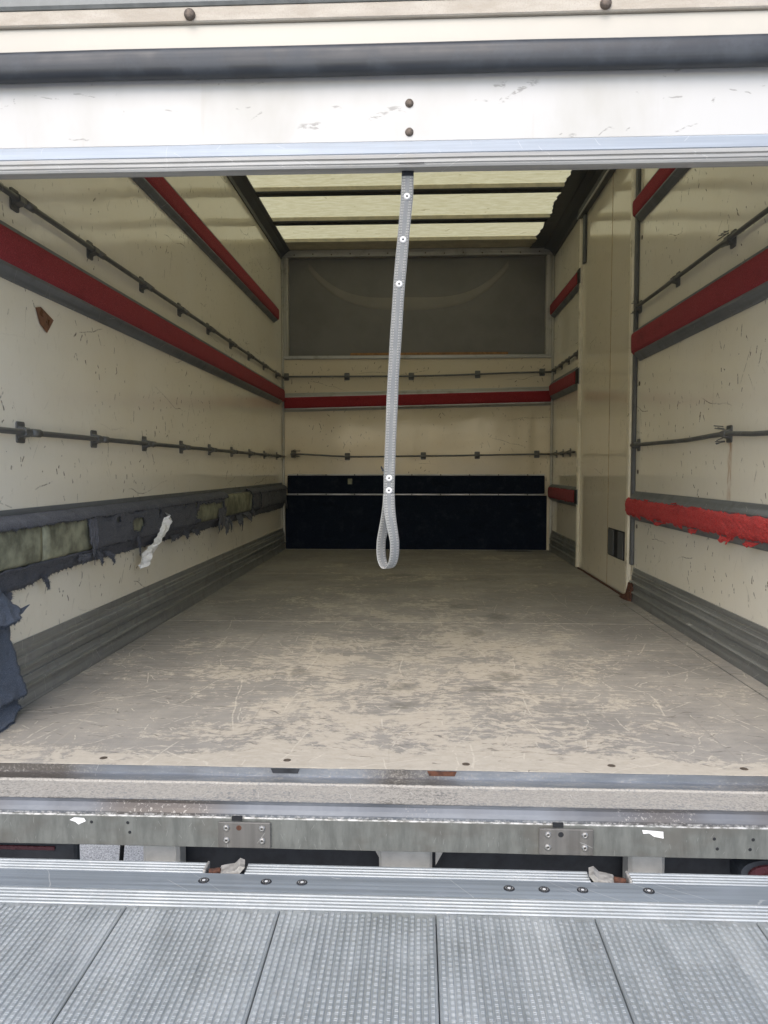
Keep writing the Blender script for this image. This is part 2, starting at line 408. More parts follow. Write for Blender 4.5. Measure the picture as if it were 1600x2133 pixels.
def mat_strap():
    s = NT('grey_webbing')
    U = s.sep(s.uv())
    u, v = U[0], U[1]            # u: metres along, v: 0..1 across
    dash = s.step(s.math('ABSOLUTE', s.math('SUBTRACT', s.math('FRACT', s.math('MULTIPLY', u, 150.0)), 0.5)), 0.30, 0.42, 1.0, 0.0)
    rows = None
    for r in (0.13, 0.27, 0.73, 0.87):
        q = s.step(s.math('ABSOLUTE', s.math('SUBTRACT', v, r)), 0.025, 0.055, 1.0, 0.0)
        rows = q if rows is None else s.math('MAXIMUM', rows, q)
    st = s.math('MULTIPLY', rows, dash)
    gap = s.math('MULTIPLY', rows, s.math('SUBTRACT', 1.0, dash))
    weave = s.noise(s.scl(s.uv(), (900.0, 26.0, 1.0)), 1.0, 2, 0.5)
    big = s.noise(s.scl(s.uv(), (14.0, 2.0, 1.0)), 1.0, 4, 0.6)
    col = s.mix(s.step(weave, 0.3, 0.7), (0.140, 0.148, 0.150), (0.225, 0.233, 0.235))
    col = s.mix(s.math('MULTIPLY', s.step(big, 0.45, 0.7), 0.35), col, (0.34, 0.34, 0.31))
    edge = s.step(s.math('ABSOLUTE', s.math('SUBTRACT', v, 0.5)), 0.455, 0.49)
    col = s.mix(s.math('MULTIPLY', edge, 0.5), col, (0.42, 0.42, 0.37))
    col = s.mix(s.math('MULTIPLY', st, 0.5), col, (0.46, 0.45, 0.40))
    col = s.mix(s.math('MULTIPLY', gap, 0.7), col, (0.06, 0.06, 0.06))
    col = s.mix(s.step(u, 0.026, 0.028, 1.0, 0.0), col, (0.012, 0.014, 0.02))
    s.bsdf(col, 0.82, 0.0, s.bump(s.math('ADD', weave, s.math('MULTIPLY', st, 1.5)), 0.5, 0.001), 0.3, sheen=0.2)
    return s.m

M = {}
M['wall_l'] = mat_wall('cream_wall_panel', 'x', seed=0.0)
M['wall_r'] = mat_wall('cream_wall_panel_marked', 'x', seed=11.0, dirt=1.15, rust=(3.03, 0.56, 0.845))
M['wall_b'] = mat_wall('cream_bulkhead_shaded', 'y', base=(0.66, 0.595, 0.465), seed=23.0, dirt=0.9)  # cream darkened to carry the dimness deep inside the box
M['door_r'] = mat_wall('cream_side_door', 'x', base=(0.74, 0.685, 0.565), seed=31.0, dirt=0.6)
M['floor'] = mat_floor()
M['roof'] = mat_roof()
M['door'] = mat_door()
M['lintel'] = mat_lintel()
M['header'] = mat_plain('cream_header_paint', (0.53, 0.50, 0.43), 0.45, 0, 0.06, 3.0, 0.03)
M['alu'] = mat_metal('aluminium_profile', (0.46, 0.47, 0.47), 0.7, 0.42, 'y', 0.5)
M['alu_x'] = mat_metal('aluminium_profile_cross', (0.48, 0.48, 0.47), 0.65, 0.42, 'x', 0.5)
M['alu_z'] = mat_metal('aluminium_profile_upright', (0.50, 0.49, 0.45), 0.5, 0.45, 'z', 0.5)
M['alu_dark'] = mat_metal('dull_grey_channel', (0.20, 0.215, 0.23), 0.5, 0.5, 'y', 0.45, (0.10, 0.095, 0.085), 0.35)
M['kick'] = mat_metal('scuffed_kick_plate', (0.33, 0.34, 0.335), 0.65, 0.42, 'y', 0.5, (0.17, 0.16, 0.14), 0.7, 4.0, (0.50, 0.72))
M['doorblue'] = mat_metal('pale_blue_door_edge', (0.37, 0.415, 0.47), 0.12, 0.45, 'x', 0.2, (0.5, 0.5, 0.48), 0.3)
M['doorrib'] = mat_metal('grey_door_edge', (0.37, 0.37, 0.355), 0.12, 0.5, 'x', 0.35, (0.38, 0.36, 0.32), 0.3)
M['steel_dark'] = mat_plain('dark_painted_steel', (0.030, 0.033, 0.038), 0.5, 0.3, 0.3, 30)
M['rail'] = mat_metal('dull_steel_tube', (0.16, 0.165, 0.165), 0.55, 0.5, 'y', 0.5, (0.09, 0.075, 0.06), 0.3)
M['bow'] = mat_plain('cream_roof_bow', (0.50, 0.46, 0.34), 0.6, 0, 0.15, 15)
M['cornice'] = mat_plain('grey_roof_cornice', (0.10, 0.107, 0.115), 0.5, 0.3, 0.25, 8)
M['red'] = mat_carpet('red_carpet', (0.29, 0.038, 0.046), 0.12)
M['red_worn'] = mat_carpet('worn_red_carpet', (0.48, 0.045, 0.042), 0.2)
M['navy'] = mat_carpet('navy_carpet', (0.011, 0.016, 0.029), 0.22)
M['felt'] = mat_carpet('grey_blue_felt', (0.098, 0.103, 0.120), 0.4)
M['felt_blue'] = mat_carpet('blue_felt', (0.105, 0.125, 0.165), 0.4)
M['core'] = mat_plain('mouldy_pad_core', (0.20, 0.205, 0.145), 0.7, 0, 0.5, 13, 0.35)
M['grey_panel'] = mat_plain('grey_gel_panel', (0.160, 0.158, 0.152), 0.5, 0, 0.12, 3.0, 0.05)
M['grey_band'] = mat_plain('grey_gel_band', (0.215, 0.206, 0.185), 0.55, 0, 0.10, 3.0, 0.05)
M['wood'] = mat_plain('bare_timber', (0.30, 0.16, 0.07), 0.7, 0, 0.3, 25)
M['rubber'] = mat_metal('black_rubber', (0.026, 0.031, 0.038), 0.0, 0.40, 'x', 0.4, (0.060, 0.071, 0.084), 0.0, 2.0, (0.46, 0.64))
M['bolt'] = mat_plain('rusty_bolt', (0.13, 0.105, 0.085), 0.6, 0.5, 0.4, 200, 0.4)
M['rivet_w'] = mat_plain('white_rivet', (0.62, 0.62, 0.61), 0.35, 0, 0.04, 20, 0.02)
M['zinc'] = mat_plain('zinc_bolt', (0.30, 0.295, 0.28), 0.45, 0.6, 0.25, 200, 0.3)
M['black'] = mat_plain('black_void', (0.008, 0.009, 0.011), 0.7, 0, 0.2, 30)
M['rust'] = mat_plain('flaking_rust', (0.085, 0.035, 0.020), 0.9, 0, 0.5, 70, 0.9)
M['seam'] = mat_plain('rusty_seam_line', (0.34, 0.24, 0.13), 0.8, 0, 0.4, 30, 0.2)
M['brown'] = mat_plain('brown_torn_tape', (0.16, 0.075, 0.045), 0.35, 0, 0.3, 40, 0.5)
M['plastic'] = mat_plain('crumpled_white_plastic', (0.80, 0.80, 0.79), 0.3, 0, 0.06, 30, 0.2)
M['nose'] = mat_nose()
M['sill'] = mat_sill()
M['beam'] = mat_beam()
M['plank'] = mat_platform('ribbed_aluminium', 'y')
M['lip'] = mat_platform('ribbed_aluminium_edge', 'x', 3.0)
M['band'] = mat_metal('blue_grey_steel_band', (0.28, 0.315, 0.345), 0.45, 0.5, 'x', 0.35, (0.24, 0.26, 0.29), 0.4, 5.0)
M['strap'] = mat_strap()
M['arm'] = mat_plain('skylit_lift_arm_tone', (0.46, 0.45, 0.41), 0.6, 0, 0.12, 25)  # base paled to stand in for sky light coming through the gap
M['plate'] = mat_metal('brownish_steel_plate', (0.15, 0.145, 0.135), 0.35, 0.5, 'z', 0.5, (0.085, 0.076, 0.066), 0.3, 6.0)
M['grey_paint'] = mat_plain('grey_chassis_paint', (0.22, 0.23, 0.22), 0.55, 0, 0.15, 20)
M['asphalt'] = mat_plain('pale_asphalt', (0.36, 0.36, 0.355), 0.9, 0, 0.6, 190, 0.6)
M['lens'] = mat_plain('dark_red_lens', (0.060, 0.012, 0.016), 0.25, 0, 0.2, 30)
M['latch'] = mat_plain('dusty_latch_metal', (0.36, 0.345, 0.315), 0.6, 0.3, 0.3, 60, 0.5)
M['plastic_grey'] = mat_plain('grey_recess_plastic', (0.10, 0.105, 0.11), 0.5, 0, 0.15, 20)
M['white_edge'] = mat_plain('cream_door_post', (0.72, 0.67, 0.54), 0.35, 0, 0.1, 9)

# ------------------------------------------------------------------ mesh helpers
def obj(name, bm, mat, parent=None, smooth=False, loc=None):
    me = bpy.data.meshes.new(name)
    bmesh.ops.recalc_face_normals(bm, faces=bm.faces)
    bm.to_mesh(me); bm.free()
    if smooth: me.shade_smooth()
    me.materials.append(M[mat] if isinstance(mat, str) else mat)
    return link(name, me, parent, loc)
def link(name, me, parent=None, loc=None):
    o = bpy.data.objects.new(name, me)
    COL.objects.link(o)
    if parent is not None:
        o.parent = parent
        if parent.type == 'EMPTY' or True:
            o.matrix_parent_inverse = Matrix.Translation(-world_loc(parent))
    if loc is not None: o.location = loc
    return o
def world_loc(o):
    v = Vector(o.location)
    if o.parent is not None:
        v = world_loc(o.parent) + (o.matrix_parent_inverse @ v)
    return v
def thing(name, label, cat, loc=(0, 0, 0), group=None):
    o = bpy.data.objects.new(name, None)
    COL.objects.link(o); o.location = loc; o.empty_display_size = 0.05
    o['label'] = label; o['category'] = cat
    if group: o['group'] = group
    return o
def tag(o, label, cat, group=None):
    o['label'] = label; o['category'] = cat
    if group: o['group'] = group
    return o
def struct(o, label=None):
    o['kind'] = 'structure'
    if label: o['label'] = label
    return o
def bx(x0, x1, y0, y1, z0, z1, bev=0.0, bm=None, seg=1):
    own = bmesh.new()
    vs = [own.verts.new((x, y, z)) for x in (x0, x1) for y in (y0, y1) for z in (z0, z1)]
    for f in ((0, 1, 3, 2), (4, 6, 7, 5), (0, 4, 5, 1), (2, 3, 7, 6), (0, 2, 6, 4), (1, 5, 7, 3)):
        own.faces.new([vs[i] for i in f])
    if bev: bmesh.ops.bevel(own, geom=list(own.edges), offset=bev, segments=seg, affect='EDGES', profile=0.5)
    if bm is None: return own
    merge(bm, own); return bm
def merge(bm, other):
    mp = {}
    for v in other.verts: mp[v] = bm.verts.new(v.co)
    for f in other.faces:
        try: bm.faces.new([mp[v] for v in f.verts])
        except ValueError: pass
    other.free()
def prism(prof, fn, a, b, n=1, cap=True, bm=None, jit=0.0):
    """extrude the closed 2D profile from s=a to s=b; fn(s, p, q) -> xyz"""
    bm = bm or bmesh.new()
    rings = []
    for i in range(n + 1):
        s = a + (b - a) * i / n
        rings.append([bm.verts.new(fn(s, p, q)) for p, q in prof])
    k = len(prof)
    for i in range(n):
        for j in range(k):
            bm.faces.new((rings[i][j], rings[i][(j + 1) % k], rings[i + 1][(j + 1) % k], rings[i + 1][j]))
    if cap:
        bm.faces.new(rings[0]); bm.faces.new(rings[-1][::-1])
    return bm
def tube(pts, r, seg=10, bm=None, cap=True):
    bm = bm or bmesh.new()
    pts = [Vector(p) for p in pts]
    rings = []
    for i, p in enumerate(pts):
        d = (pts[min(i + 1, len(pts) - 1)] - pts[max(i - 1, 0)]).normalized()
        up = Vector((0, 0, 1)) if abs(d.z) < 0.9 else Vector((1, 0, 0))
        a = d.cross(up).normalized(); b = a.cross(d)
        rr = r[i] if isinstance(r, (list, tuple)) else r
        rings.append([bm.verts.new(p + (a * math.cos(t) + b * math.sin(t)) * rr) for t in [2 * math.pi * k / seg for k in range(seg)]])
    for i in range(len(pts) - 1):
        for k in range(seg):
            bm.faces.new((rings[i][k], rings[i][(k + 1) % seg], rings[i + 1][(k + 1) % seg], rings[i + 1][k]))
    if cap:
        bm.faces.new(rings[0][::-1]); bm.faces.new(rings[-1])
    return bm
def lathe(prof, center, axis, seg=16, bm=None):
    """prof: (radius, height) list; axis: unit Vector; revolve about axis at center"""
    bm = bm or bmesh.new()
    axis = Vector(axis).normalized()
    up = Vector((0, 0, 1)) if abs(axis.z) < 0.9 else Vector((1, 0, 0))
    a = axis.cross(up).normalized(); b = axis.cross(a)
    c = Vector(center); rings = []
    for r, h in prof:
        if r < 1e-6: rings.append([bm.verts.new(c + axis * h)])
        else: rings.append([bm.verts.new(c + axis * h + (a * math.cos(t) + b * math.sin(t)) * r) for t in [2 * math.pi * k / seg for k in range(seg)]])
    for i in range(len(rings) - 1):
        p, q = rings[i], rings[i + 1]
        for k in range(seg):
            k2 = (k + 1) % seg
            if len(p) == 1 and len(q) == 1: continue
            if len(p) == 1: bm.faces.new((p[0], q[k2], q[k]))
            elif len(q) == 1: bm.faces.new((p[k], p[k2], q[0]))
            else: bm.faces.new((p[k], p[k2], q[k2], q[k]))
    return bm
def fn_noise(x, y=0.0, z=0.0): return mnoise.noise(Vector((x, y, z)))
def fractal(x, y=0.0, z=0.0, o=4):
    v = 0; a = 1; t = 0
    for i in range(o):
        v += a * fn_noise(x, y + i * 3.7, z); t += a; a *= 0.55; x *= 2.1; y *= 2.1
    return v / t

# wall frames: s runs along the wall, n out of it, z up
def WL(s, n, z): return (XL + n, s, z)
def WR(s, n, z): return (XR - n, s, z)
def WB(s, n, z): return (s, YB - n, z)
WALL = {'L': WL, 'R': WR, 'B': WB}
def wbox(side, s0, s1, n0, n1, z0, z1, bev=0.0):
    a = WALL[side](s0, n0, z0); b = WALL[side](s1, n1, z1)
    return bx(min(a[0], b[0]), max(a[0], b[0]), min(a[1], b[1]), max(a[1], b[1]), min(a[2], b[2]), max(a[2], b[2]), bev)

# ------------------------------------------------------------------ the setting
bm = bmesh.new()
vs = [bm.verts.new(c) for c in ((-400, -400, -1.05), (400, -400, -1.05), (400, 400, -1.05), (-400, 400, -1.05))]
bm.faces.new(vs)
struct(obj('ground', bm, 'asphalt'))

floor = struct(obj('cargo_floor', bx(XL - 0.06, XR + 0.06, 1.846, YB + 0.10, -0.080, -0.012), 'steel_dark'))
for (ya, yb) in ((1.845, 3.655), (3.6575, 5.35), (5.3525, YB)):
    obj('floor_panel', bx(XL, XR, ya, yb, -0.0115, 0.0, 0.0008), 'floor', floor)
for k, x in enumerate((-0.80, -0.33, 0.12, 0.48, 0.80)):
    o = obj('floor_screw', lathe([(0, 0.0012), (0.008, 0.0012), (0.010, 0.0002)], (x, 1.885 + 0.006 * (k % 2), 0.0), (0, 0, 1), 12), 'bolt', floor)

struct(obj('left_wall', bx(XL - 0.06, XL, 1.86, YB + 0.10, -0.05, ZR + 0.02), 'wall_l'))
rw = struct(obj('right_wall', bx(XR, XR + 0.06, 1.86, YB + 0.10, -0.05, ZR + 0.02), 'wall_r'))
front = struct(obj('front_wall', bx(XL + 0.001, XR - 0.001, YB, YB + 0.04, 0.0, 1.725), 'wall_b'))
# upper bulkhead: recessed grey panel with a paler, slightly raised swept band
gp = obj('bulkhead_panel', bx(XL + 0.001, XR - 0.001, YB + 0.055, YB + 0.095, 1.70, ZR + 0.01), 'grey_panel', front)
path = []
for i in range(33):
    t = -1 + 2 * i / 32
    x = -0.10 + 0.90 * t
    z = 2.225 + 0.34 * abs(t) ** 3.4
    path.append((x, YB + 0.053, z))
bm = bmesh.new()
rows = []
for i, p in enumerate(path):
    row = []
    for k in range(7):
        a = math.pi * k / 6
        hw = 0.060 * (1 - 0.45 * abs(i - 16) / 16)
        row.append(bm.verts.new((p[0], YB + 0.0548 - 0.006 * math.sin(a), p[2] + hw * math.cos(a))))
    rows.append(row)
for i in range(32):
    for k in range(6): bm.faces.new((rows[i][k], rows[i + 1][k], rows[i + 1][k + 1], rows[i][k + 1]))
obj('swept_band', bm, 'grey_band', front, True)
obj('header_rail', bx(XL + 0.002, XR - 0.002, YB - 0.012, YB + 0.054, 2.632, 2.698, 0.004), 'alu_x', front)
for k in range(14):
    x = -1.12 + k * 0.168
    obj('rivet', lathe([(0, 0.003), (0.005, 0.002), (0.007, 0.0)], (x, YB - 0.012, 2.652 + 0.006 * (k % 2)), (0, -1, 0), 8), 'bolt', front)
obj('middle_rail', bx(XL + 0.004, XR - 0.004, YB - 0.014, YB + 0.054, 1.7255, 1.757, 0.003), 'alu_x', front)
obj('timber_strip', bx(-0.62, 0.80, YB + 0.020, YB + 0.050, 1.758, 1.784, 0.002), 'wood', front)
for x0, x1 in ((XL + 0.022, XL + 0.062), (XR - 0.072, XR - 0.022)):
    obj('upright_plate', bx(x0, x1, YB - 0.006, YB + 0.054, 1.7575, 2.6315, 0.002), 'alu_z', front)
for x0, x1 in ((XL + 0.001, XL + 0.021), (XR - 0.021, XR - 0.001)):
    obj('corner_trim', bx(x0, x1, YB - 0.020, YB - 0.001, 0.001, 2.63, 0.004), 'alu_z', front)

# roof: fibreglass sheet between cross bows, cornice along both sides
bm = bmesh.new()
ny = 1
vs = [bm.verts.new(c) for c in ((XL, 1.86, ZR + 0.031), (XR, 1.86, ZR + 0.031), (XR, YB + 0.06, ZR + 0.031), (XL, YB + 0.06, ZR + 0.031))]
bm.faces.new(vs)
roof = struct(obj('roof', bm, 'roof'))
for k in range(8):
    y = 6.845 - 0.655 * k
    if k == 0:
        obj('roof_bow', bx(XL + 0.02, XR - 0.02, y - 0.10, YB + 0.0545, ZR - 0.0005, ZR + 0.030, 0.002), 'bow', roof)
        continue
    b = obj('roof_bow', bx(XL + 0.02, XR - 0.02, y - 0.012, y + 0.06, ZR, ZR + 0.030, 0.002), 'bow', roof)
    obj('bow_underside', bx(XL + 0.03, XR - 0.03, y - 0.016, y + 0.066, ZR - 0.012, ZR - 0.0005, 0.001), 'steel_dark', b)  # dark slab under each pale bow, as its black underside
prof = [(0.001, 2.615), (0.010, 2.615), (0.016, 2.64), (0.055, 2.675), (0.082, 2.690), (0.082, 2.7), (0.001, 2.7)]
obj('cornice', prism(prof, WL, 1.90, YB - 0.013), 'cornice', roof)
prof = [(0.001, 2.610), (0.012, 2.610), (0.018, 2.635), (0.05, 2.670), (0.095, 2.680), (0.095, 2.70), (0.001, 2.70)]
obj('cornice', prism(prof, WR, 1.90, YB - 0.013), 'cornice', roof)
# torn dark lining along the right edge of the roof sheet
bm = bmesh.new()
n = 220
top = []; bot = []
for i in range(n + 1):
    y = 2.0 + (YB - 0.02 - 2.0) * i / n
    w = 0.195 + 0.050 * fractal(y * 3.0, 1.7) + 0.030 * fractal(y * 10.0, 4.0) + 0.010 * (abs(fn_noise(y * 9.1, 9.0)) > 0.42)
    if y > 6.1: w += 0.03 * (y - 6.1)
    top.append(bm.verts.new((XR - 0.06, y, ZR - 0.010)))
    bot.append(bm.verts.new((XR - w, y, ZR - 0.012 - 0.008 * abs(fractal(y * 6, 3)))))
for i in range(n): bm.faces.new((top[i], top[i + 1], bot[i + 1], bot[i]))
o = obj('torn_lining', bm, 'cornice', roof)
md = o.modifiers.new('thick', 'SOLIDIFY'); md.thickness = 0.003

# ------------------------------------------------------------------ rails that cargo is lashed to
GRP_L = 'steel lashing rails'
def bracket_bm(side, s, z, up=0.033, half=0.024):
    W = WALL[side]
    bm = bmesh.new()
    # mounting plate with rounded corners
    prof = []
    r = 0.006
    for (cx_, cz_, a0) in ((half - r, up - r, 0), (-half + r, up - r, 90), (-half + r, -up + r, 180), (half - r, -up + r, 270)):
        for a in (0, 45, 90): prof.append((cx_ + r * math.cos(R(a0 + a)), cz_ + r * math.sin(R(a0 + a))))
    f = [bm.verts.new(W(s + p, 0.0055, z + q)) for p, q in prof]
    b = [bm.verts.new(W(s + p, 0.0005, z + q)) for p, q in prof]
    bm.faces.new(f); bm.faces.new(b[::-1])
    for i in range(len(prof)):
        j = (i + 1) % len(prof); bm.faces.new((f[i], f[j], b[j], b[i]))
    # saddle over the tube
    sp = [(0.005, -0.020), (0.012, -0.016), (0.022, -0.0145), (0.0325, -0.009), (0.0325, 0.009), (0.022, 0.0145), (0.012, 0.016), (0.005, 0.020)]
    merge(bm, prism(sp, lambda a, n_, q: W(a, n_, z + q), s - half * 0.8, s + half * 0.8))
    return bm
def lashing_rail(side, s0, s1, z, brs, label, mat='rail', pts=None, frayed=(), r=0.0095, collars=True):
    W = WALL[side]
    t = thing('lashing_rail', label, 'rail', W((s0 + s1) / 2, 0.0, z), GRP_L)
    zf = (lambda s: z) if pts is None else (lambda s: interp(pts, s))
    N = 24
    obj('tube', tube([W(s0 + (s1 - s0) * i / N, 0.021 + 0.0012 * fn_noise(i * 0.7, z), zf(s0 + (s1 - s0) * i / N)) for i in range(N + 1)], r, 10), mat, t, True)
    for s in brs:
        b = obj('bracket', bracket_bm(side, s, zf(s)), mat, t)
        if collars:
            obj('collar', tube([W(s + 0.030, 0.021, zf(s + .03)), W(s + 0.085, 0.021, zf(s + .085))], r + 0.0035, 10), mat, b, True)
    for s in frayed:
        bmf = bmesh.new()
        rnd = random.Random(int(s * 100))
        for k in range(8):
            sg = 1 if k % 2 else -1
            q0 = rnd.uniform(0.014, 0.034)
            a = W(s + rnd.uniform(-0.02, 0.005), 0.026, zf(s) + sg * q0)
            c = W(s + rnd.uniform(0.02, 0.07), 0.028 + rnd.uniform(0.0, 0.012), zf(s) + sg * (q0 + rnd.uniform(-0.006, 0.010)))
            tube([a, c], 0.0022, 5, bmf)
        obj('cut_cable_tie', bmf, 'rail', t)
    return t
def interp(pts, s):
    for (a, za), (b, zb) in zip(pts, pts[1:]):
        if a <= s <= b:
            u = (s - a) / (b - a); u = u * u * (3 - 2 * u); return za + (zb - za) * u
    return pts[0][1] if s < pts[0][0] else pts[-1][1]
bl = [2.345 + 0.541 * k for k in range(9)]
lashing_rail('L', 1.98, YB - 0.02, 1.556, bl, 'upper lashing rail on the left wall, between its two red padded strips')
lashing_rail('L', 1.98, YB - 0.02, 0.849, bl, 'lower lashing rail on the left wall, above the torn grey padding')
lashing_rail('R', 2.0, 4.30, 1.611, (2.35, 3.04, 3.665, 4.27), 'upper lashing rail on the right wall nearer than the side door', frayed=(3.04, 4.27), collars=False)
lashing_rail('R', 2.0, 4.33, 0.862, (2.35, 3.03, 4.255), 'slightly bent lower lashing rail right of the side door', frayed=(3.03,),
             pts=[(2.0, 0.853), (2.7, 0.857), (3.03, 0.870), (3.5, 0.862), (4.33, 0.866)], collars=False)
lashing_rail('R', 5.86, YB - 0.022, 1.600, (5.92, 6.25, 6.55, 6.85), 'short upper lashing rail beyond the side door', collars=False)
lashing_rail('R', 5.90, YB - 0.022, 0.866, (6.15, 6.45, 6.75), 'short lower lashing rail beyond the side door', collars=False)
lashing_rail('B', XL + 0.025, XR - 0.025, 1.575, (-1.20, -0.648, -0.067, 0.527, 1.10), 'upper lashing rail on the back wall above the red strip', collars=False,
             pts=[(-1.25, 1.569), (-0.1, 1.568), (1.2, 1.598)], r=0.008)
lashing_rail('B', XL + 0.075, XR - 0.025, 0.856, (-1.138, -0.646, 0.043, 0.528, 1.061), 'sagging lower lashing rail on the back wall above the navy panel', collars=False,
             pts=[(-1.2, 0.872), (-0.55, 0.846), (0.1, 0.854), (1.2, 0.868)], r=0.008, frayed=(-1.138,))

# ------------------------------------------------------------------ padded strips
GRP_P = 'red padded strips'
def padded_rail(side, s0, s1, z0, zf0, zf1, z1, label, c0=None, c1=None, mat='red', back='alu_dark', ragged=0.0, bulge=0.008, tilt=0.0, name='padded_strip', grp=GRP_P):
    W = WALL[side]
    sm = (s0 + s1) / 2
    dz = lambda s: tilt * (s - sm)
    t = thing(name, label, 'wall padding', W(sm, 0.0, z0), grp)
    prof = [(0.001, z0), (0.007, z0), (0.010, z0 + 0.006), (0.033, zf0 - 0.003), (0.033, zf1 + 0.003), (0.010, z1 - 0.006), (0.007, z1), (0.001, z1)]
    obj('backing_channel', prism(prof, lambda s, n_, z: W(s, n_, z + dz(s)), s0, s1, 8), back, t)
    c0 = s0 + 0.003 if c0 is None else c0
    c1 = s1 - 0.003 if c1 is None else c1
    bm = bmesh.new()
    n = max(30, int((c1 - c0) / 0.018)); m = 10
    rows = []
    seed = s0 * 3.3 + z0 * 7.7
    for i in range(n + 1):
        s = c0 + (c1 - c0) * i / n
        row = []
        e0 = ragged * (0.5 * fractal(s * 9, seed) + 0.9 * max(0, fn_noise(s * 31, seed + 5))) 
        e1 = ragged * (0.35 * fractal(s * 11, seed + 9) + 0.5 * max(0, fn_noise(s * 37, seed + 2)))
        es = 0.0
        for k in range(m + 1):
            u = k / m
            z = (zf0 - e0) + (zf1 + e1 - zf0 + e0) * u
            h = 0.0345 + bulge * (1 - (2 * u - 1) ** 4) + 0.0012 * fractal(s * 16, u * 4, seed) + ragged * (0.16 * fractal(s * 34, u * 7, seed) + 0.10 * fn_noise(s * 90, u * 14, seed))
            if k in (0, m): h = 0.026 + ragged * 0.5 * abs(fn_noise(s * 23, seed + k))
            ss = s
            if i in (0, n): ss = s + ragged * 0.9 * fn_noise(u * 7, seed) * (1)
            row.append(bm.verts.new(W(ss, h, z + dz(s))))
        rows.append(row)
    for i in range(n):
        for k in range(m): bm.faces.new((rows[i][k], rows[i + 1][k], rows[i + 1][k + 1], rows[i][k + 1]))
    bm.faces.new(rows[0]); bm.faces.new(rows[-1][::-1])
    obj('carpet_cover', bm, mat, t, ragged < 0.02)
    if c0 - s0 > 0.03:
        obj('open_end', wbox(side, s0 - 0.004, c0 - 0.004, 0.0335, 0.0385, zf0 + dz(s0), zf1 + dz(s0), 0.001), 'black', t)
    return t
padded_rail('L', 1.95, 6.60, 1.984, 2.008, 2.112, 2.130, 'topmost red padded strip on the left wall, nearest the roof', c1=6.63)
padded_rail('L', 1.95, 6.80, 1.303, 1.335, 1.448, 1.468, 'long middle red padded strip on the left wall, above the brown tape', c1=6.88)
padded_rail('B', XL + 0.022, XR - 0.022, 1.278, 1.302, 1.412, 1.446, 'red padded strip across the back wall', tilt=0.022, back='alu_x')
padded_rail('R', 1.95, 4.29, 2.066, 2.098, 2.195, 2.212, 'topmost red padded strip on the right wall, cut off by the half open door', c1=4.315)
padded_rail('R', 1.95, 4.26, 1.320, 1.358, 1.480, 1.494, 'middle red padded strip on the right wall nearer than the side door', c1=4.30)
tr_low = padded_rail('R', 1.95, 4.30, 0.453, 0.483, 0.572, 0.613, 'tattered bright red padded strip low on the right wall', mat='red_worn', ragged=0.030, bulge=0.014, c1=4.335)
padded_rail('R', 5.73, YB - 0.03, 2.070, 2.092, 2.192, 2.205, 'short top red padded strip beyond the side door', c0=5.80)
padded_rail('R', 5.73, YB - 0.03, 1.338, 1.372, 1.478, 1.510, 'short middle red padded strip beyond the side door, peeling at its near end', c0=5.82, ragged=0.006, tilt=0.012)
padded_rail('R', 5.73, YB - 0.03, 0.450, 0.478, 0.580, 0.600, 'short scuffed red padded strip low on the right wall beyond the side door', c0=5.80, ragged=0.010)

def fuzz(name, src, n, ln, mat, parent, seed=1, edge=0.5):
    """short loose fibres standing out of a torn textile, thickest along its torn edges"""
    rnd = random.Random(seed)
    bm0 = bmesh.new(); bm0.from_mesh(src.data)
    faces = list(bm0.faces); edges = [e for e in bm0.edges if len(e.link_faces) == 1]
    areas = [f.calc_area() for f in faces]
    V = []; Fc = []
    for f in rnd.choices(faces, areas, k=int(n * (1 - edge))):
        w = [rnd.random() for _ in f.verts]; t_ = sum(w)
        p = sum((v.co * a for v, a in zip(f.verts, w)), Vector()) / t_
        d = (f.normal * rnd.choice((-1, 1)) * rnd.uniform(0.2, 1) + Vector((rnd.gauss(0, 0.6), rnd.gauss(0, 0.6), rnd.gauss(-0.3, 0.6)))).normalized()
        V.append((p, d))
    if edges:
        for e in rnd.choices(edges, [e.calc_length() for e in edges], k=int(n * edge)):
            p = e.verts[0].co.lerp(e.verts[1].co, rnd.random())
            c = e.link_faces[0].calc_center_median()
            d = ((p - c).normalized() + Vector((rnd.gauss(0, 0.5), rnd.gauss(0, 0.5), rnd.gauss(-0.2, 0.5)))).normalized()
            V.append((p, d))
    bm0.free()
    co = []
    for p, d in V:
        l = ln * rnd.uniform(0.3, 1.0); sd = d.cross(Vector((rnd.gauss(0, 1), rnd.gauss(0, 1), rnd.gauss(0, 1)))).normalized() * rnd.uniform(0.0005, 0.0011)
        k = len(co); co += [p - sd, p + sd, p + d * l]; Fc.append((k, k + 1, k + 2))
    me = bpy.data.meshes.new(name); me.from_pydata(co, [], Fc); me.materials.append(M[mat])
    o = link(name, me, parent); o['kind'] = 'stuff'
    return o
for c_ in tr_low.children:
    if c_.name.startswith('carpet_cover'): fuzz('loose_fibres', c_, 7000, 0.012, 'red_worn', tr_low, 5, 0.25)
